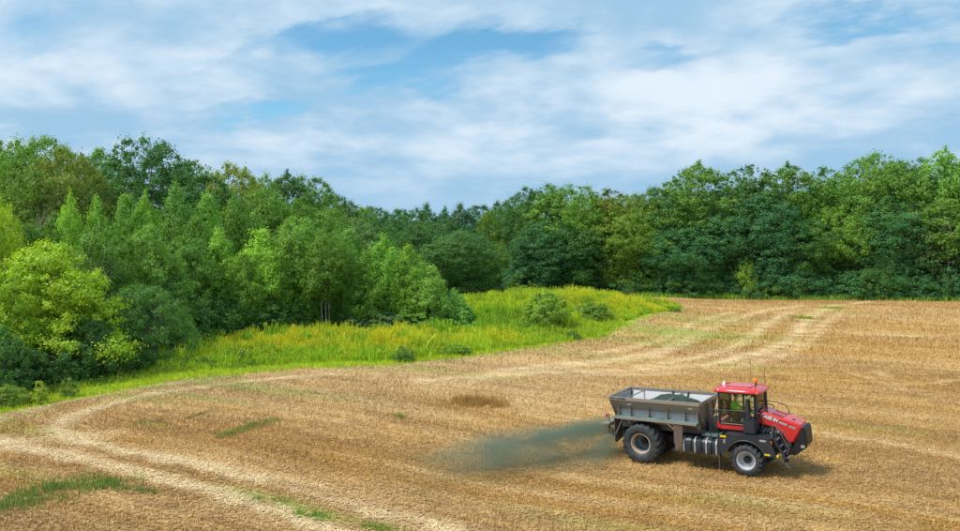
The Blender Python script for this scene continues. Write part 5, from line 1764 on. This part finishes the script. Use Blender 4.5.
def build_driver():
    """seated driver: one skinned body, clothes as children"""
    skin = mat_plain('skin', (0.42, 0.24, 0.17), 0.55, 0, 0.4, 0.1)
    hi = mat_plain('hi_vis_cloth', (0.30, 0.97, 0.06), 0.8, 0, 0.2, 0.08)
    jeans = mat_plain('dark_trousers', (0.03, 0.04, 0.07), 0.9, 0, 0.2, 0.1)
    dark = mat_plain('dark_cap', (0.02, 0.02, 0.025), 0.8, 0, 0.3, 0.1)
    shoe = mat_plain('boot_leather', (0.05, 0.035, 0.025), 0.6, 0, 0.3, 0.2)

    def skin_obj(name, V, E_, rad, root, mat, parent):
        me = bpy.data.meshes.new(name)
        me.from_pydata(V, E_, [])
        bm = bmesh.new(); bm.from_mesh(me)
        ly = bm.verts.layers.skin.verify()
        bm.verts.ensure_lookup_table()
        for i, r in enumerate(rad):
            rr = r if isinstance(r, tuple) else (r, r)
            bm.verts[i][ly].radius = rr
            bm.verts[i][ly].use_root = (i == root)
        bm.to_mesh(me); bm.free()
        me.materials.append(mat)
        o = link(name, me, parent)
        sk = o.modifiers.new('skin', 'SKIN'); sk.use_smooth_shade = True
        sb = o.modifiers.new('sub', 'SUBSURF'); sb.levels = 1; sb.render_levels = 1
        return o
    # joints in truck space; pelvis on the cushion
    pel = (3.92, 0, 2.44); bel = (3.92, 0, 2.60); che = (3.95, 0, 2.82); nek = (3.98, 0, 2.98); hd0 = (4.01, 0, 3.06); hd1 = (4.03, 0, 3.20)
    V = [pel, bel, che, nek, hd0, hd1]
    E_ = [(0, 1), (1, 2), (2, 3), (3, 4), (4, 5)]
    rad = [(.15, .12), (.14, .11), (.16, .12), .055, .085, .09]
    for s in (-1, 1):
        b = len(V)
        V += [(3.95, s * .19, 2.90), (4.10, s * .26, 2.68), (4.36, s * .22, 2.66), (4.50, s * .19, 2.74)]
        E_ += [(2, b), (b, b + 1), (b + 1, b + 2), (b + 2, b + 3)]
        rad += [.065, .052, .040, .036]
        for f in range(4):                       # fingers curled over the wheel rim
            c = len(V)
            yy = s * (.19 - .03 + .02 * f)
            V += [(4.545, yy, 2.785 - .004 * abs(f - 1.5)), (4.575, yy, 2.770), (4.565, yy, 2.735)]
            E_ += [(b + 3, c), (c, c + 1), (c + 1, c + 2)]
            rad += [.011, .010, .009]
        c = len(V)
        V += [(4.51, s * .145, 2.755), (4.535, s * .135, 2.735)]
        E_ += [(b + 3, c), (c, c + 1)]
        rad += [.012, .010]
        k = len(V)
        V += [(4.02, s * .11, 2.43), (4.38, s * .15, 2.42), (4.44, s * .15, 2.02), (4.46, s * .15, 1.98), (4.62, s * .16, 1.965)]
        E_ += [(0, k), (k, k + 1), (k + 1, k + 2), (k + 2, k + 3), (k + 3, k + 4)]
        rad += [.085, .062, .045, .04, .035]
    body = skin_obj('person', V, E_, rad, 0, skin, None)
    body.matrix_world = TRUCK.matrix_basis
    body['label'] = 'driver in a bright green hi-vis shirt and dark cap seated in the cab'
    body['category'] = 'person'
    V = [(3.92, 0, 2.47), bel, che, (3.97, 0, 2.935)]
    E_ = [(0, 1), (1, 2), (2, 3)]
    rad = [(.175, .145), (.165, .135), (.185, .145), .075]
    for s in (-1, 1):
        b = len(V)
        V += [(3.95, s * .20, 2.90), (4.10, s * .265, 2.68), (4.28, s * .235, 2.665)]
        E_ += [(2, b), (b, b + 1), (b + 1, b + 2)]
        rad += [.088, .072, .056]
    skin_obj('shirt', V, E_, rad, 0, hi, body)
    V = [(3.92, 0, 2.42)]; E_ = []; rad = [(.17, .13)]
    for s in (-1, 1):
        b = len(V)
        V += [(4.03, s * .11, 2.42), (4.38, s * .15, 2.42), (4.44, s * .15, 2.06)]
        E_ += [(0, b), (b, b + 1), (b + 1, b + 2)]
        rad += [.10, .078, .06]
    skin_obj('trousers', V, E_, rad, 0, jeans, body)
    m = MB()
    m.lathe([(.001, .11), (.06, .10), (.10, .06), (.112, 0), (.105, -.01)], (4.02, 0, 3.215), 20, 'z')
    m.prism([(4.10, -.08), (4.22, -.06), (4.24, 0), (4.22, .06), (4.10, .08)], 3.205, 3.222, axis='z')
    m.build('cap', dark, body, 40)
    m = MB()
    for s in (-1, 1):
        m.lathe([(.001, .02), (.013, .012), (.016, 0)], (4.115, s * .034, 3.155), 8, 'y')
    m.build('eyes', dark, body)
    m = MB()
    m.prism([(4.11, 3.16), (4.145, 3.11), (4.105, 3.10)], -.014, .014)
    m.build('nose', skin, body)
    MB().box(4.098, 4.108, -.03, .03, 3.065, 3.075).build('mouth', shoe, body)
    m = MB()
    for s in (-1, 1):
        m.box(4.01, 4.04, s * .095 - .01, s * .095 + .01, 3.11, 3.17)
    m.build('ears', skin, body)
    for s in (-1, 1):
        MB().box(4.40, 4.70, s * .155 - .05, s * .155 + .05, 1.93, 2.02, bev=.03).build('boot', shoe, body)


build_driver()


def build_dust():
    """airborne spread material drifting from the spinners: a soft volume"""
    MW = TRUCK.matrix_basis
    sp = MW @ Vector((-2.1, 0, 1.25))
    end = Vector((*pix(392, 470), 0.25))
    ax = (end - sp); ax.z = 0
    L = ax.length
    ang = math.atan2(ax.y, ax.x)
    # local frame: x along the drift, z up, origin on the ground below the spinners
    m, g = new_mat('green_dust')
    out = g.n('ShaderNodeOutputMaterial')
    tc = g.n('ShaderNodeTexCoord')
    x, y, z = g.xyz(tc.outputs['Object'])
    n1 = g.m('SUBTRACT', g.noise(tc.outputs['Object'], 0.55, 5, 0.6), 0.5)
    n2 = g.m('SUBTRACT', g.noise(g.vm('ADD', tc.outputs['Object'], (9, 4, 2)), 0.9, 5, 0.6), 0.5)
    n3 = g.noise(g.comb(g.m('MULTIPLY', x, 0.32), y, g.m('MULTIPLY', z, 1.3)), 1.7, 6, 0.62, 0.5)
    tex = g.mr(n3, 0.34, 0.66, 0.05, 1.0, True)

    def plume(cy0, cy1, wy0, wy1, cz0, cz1, wz0, wz1, x1, dens0, dens1):
        t = g.m('DIVIDE', x, x1)
        tcl = g.m('MAXIMUM', g.m('MINIMUM', t, 1.0), 0.0)
        lin = lambda a, b: g.m('ADD', a, g.m('MULTIPLY', tcl, b - a))
        dy = g.m('DIVIDE', g.m('SUBTRACT', g.m('ADD', y, g.m('MULTIPLY', n1, g.m('MULTIPLY', tcl, 3.0))), lin(cy0, cy1)), lin(wy0, wy1))
        dz = g.m('DIVIDE', g.m('SUBTRACT', g.m('ADD', z, g.m('MULTIPLY', n2, g.m('MULTIPLY', tcl, 1.3))), lin(cz0, cz1)), lin(wz0, wz1))
        r2 = g.m('ADD', g.m('MULTIPLY', dy, dy), g.m('MULTIPLY', dz, dz))
        e = g.m('POWER', 2.718, g.m('MULTIPLY', r2, -1.0))
        fade = g.m('MULTIPLY', g.mr(t, -0.02, 0.05, 0, 1, True), g.mr(t, 0.40, 1.0, 1.0, 0.0, True))
        fall = g.m('ADD', dens1, g.m('MULTIPLY', g.m('POWER', g.m('SUBTRACT', 1.0, tcl), 2.5), dens0 - dens1))
        return g.m('MULTIPLY', g.m('MULTIPLY', e, fade), fall)
    a = plume(-.1, .6, .34, 1.7, 1.30, .35, .26, .60, L * 1.05, 13.0, .42)
    b = plume(.35, 3.6, .32, 1.1, 1.05, .25, .28, .40, 3.8, 4.5, .4)
    c = plume(.6, 1.4, .9, 2.9, .55, .35, .45, .5, L * 1.2, .9, .34)
    dens = g.m('MULTIPLY', g.m('ADD', a, g.m('ADD', b, c)), g.m('ADD', 0.05, tex))
    v = g.n('ShaderNodeVolumePrincipled')
    v.inputs['Color'].default_value = (0.285, 0.365, 0.275, 1)
    v.inputs['Anisotropy'].default_value = 0.1
    g.l(dens, v.inputs['Density'])
    g.l(v.outputs[0], out.inputs['Volume'])
    bb = MB().box(-0.3, L * 1.2, -5.0, 7.0, -0.25, 3.0)
    o = bb.build('dust_cloud', m, None)
    o.location = (sp.x, sp.y, float(ground_h(sp.x, sp.y)))
    o.rotation_euler = (0, 0, ang)
    o['kind'] = 'stuff'
    o['label'] = 'dark green dust blowing from the tail of the spreader truck'
    o['category'] = 'dust'


build_dust()
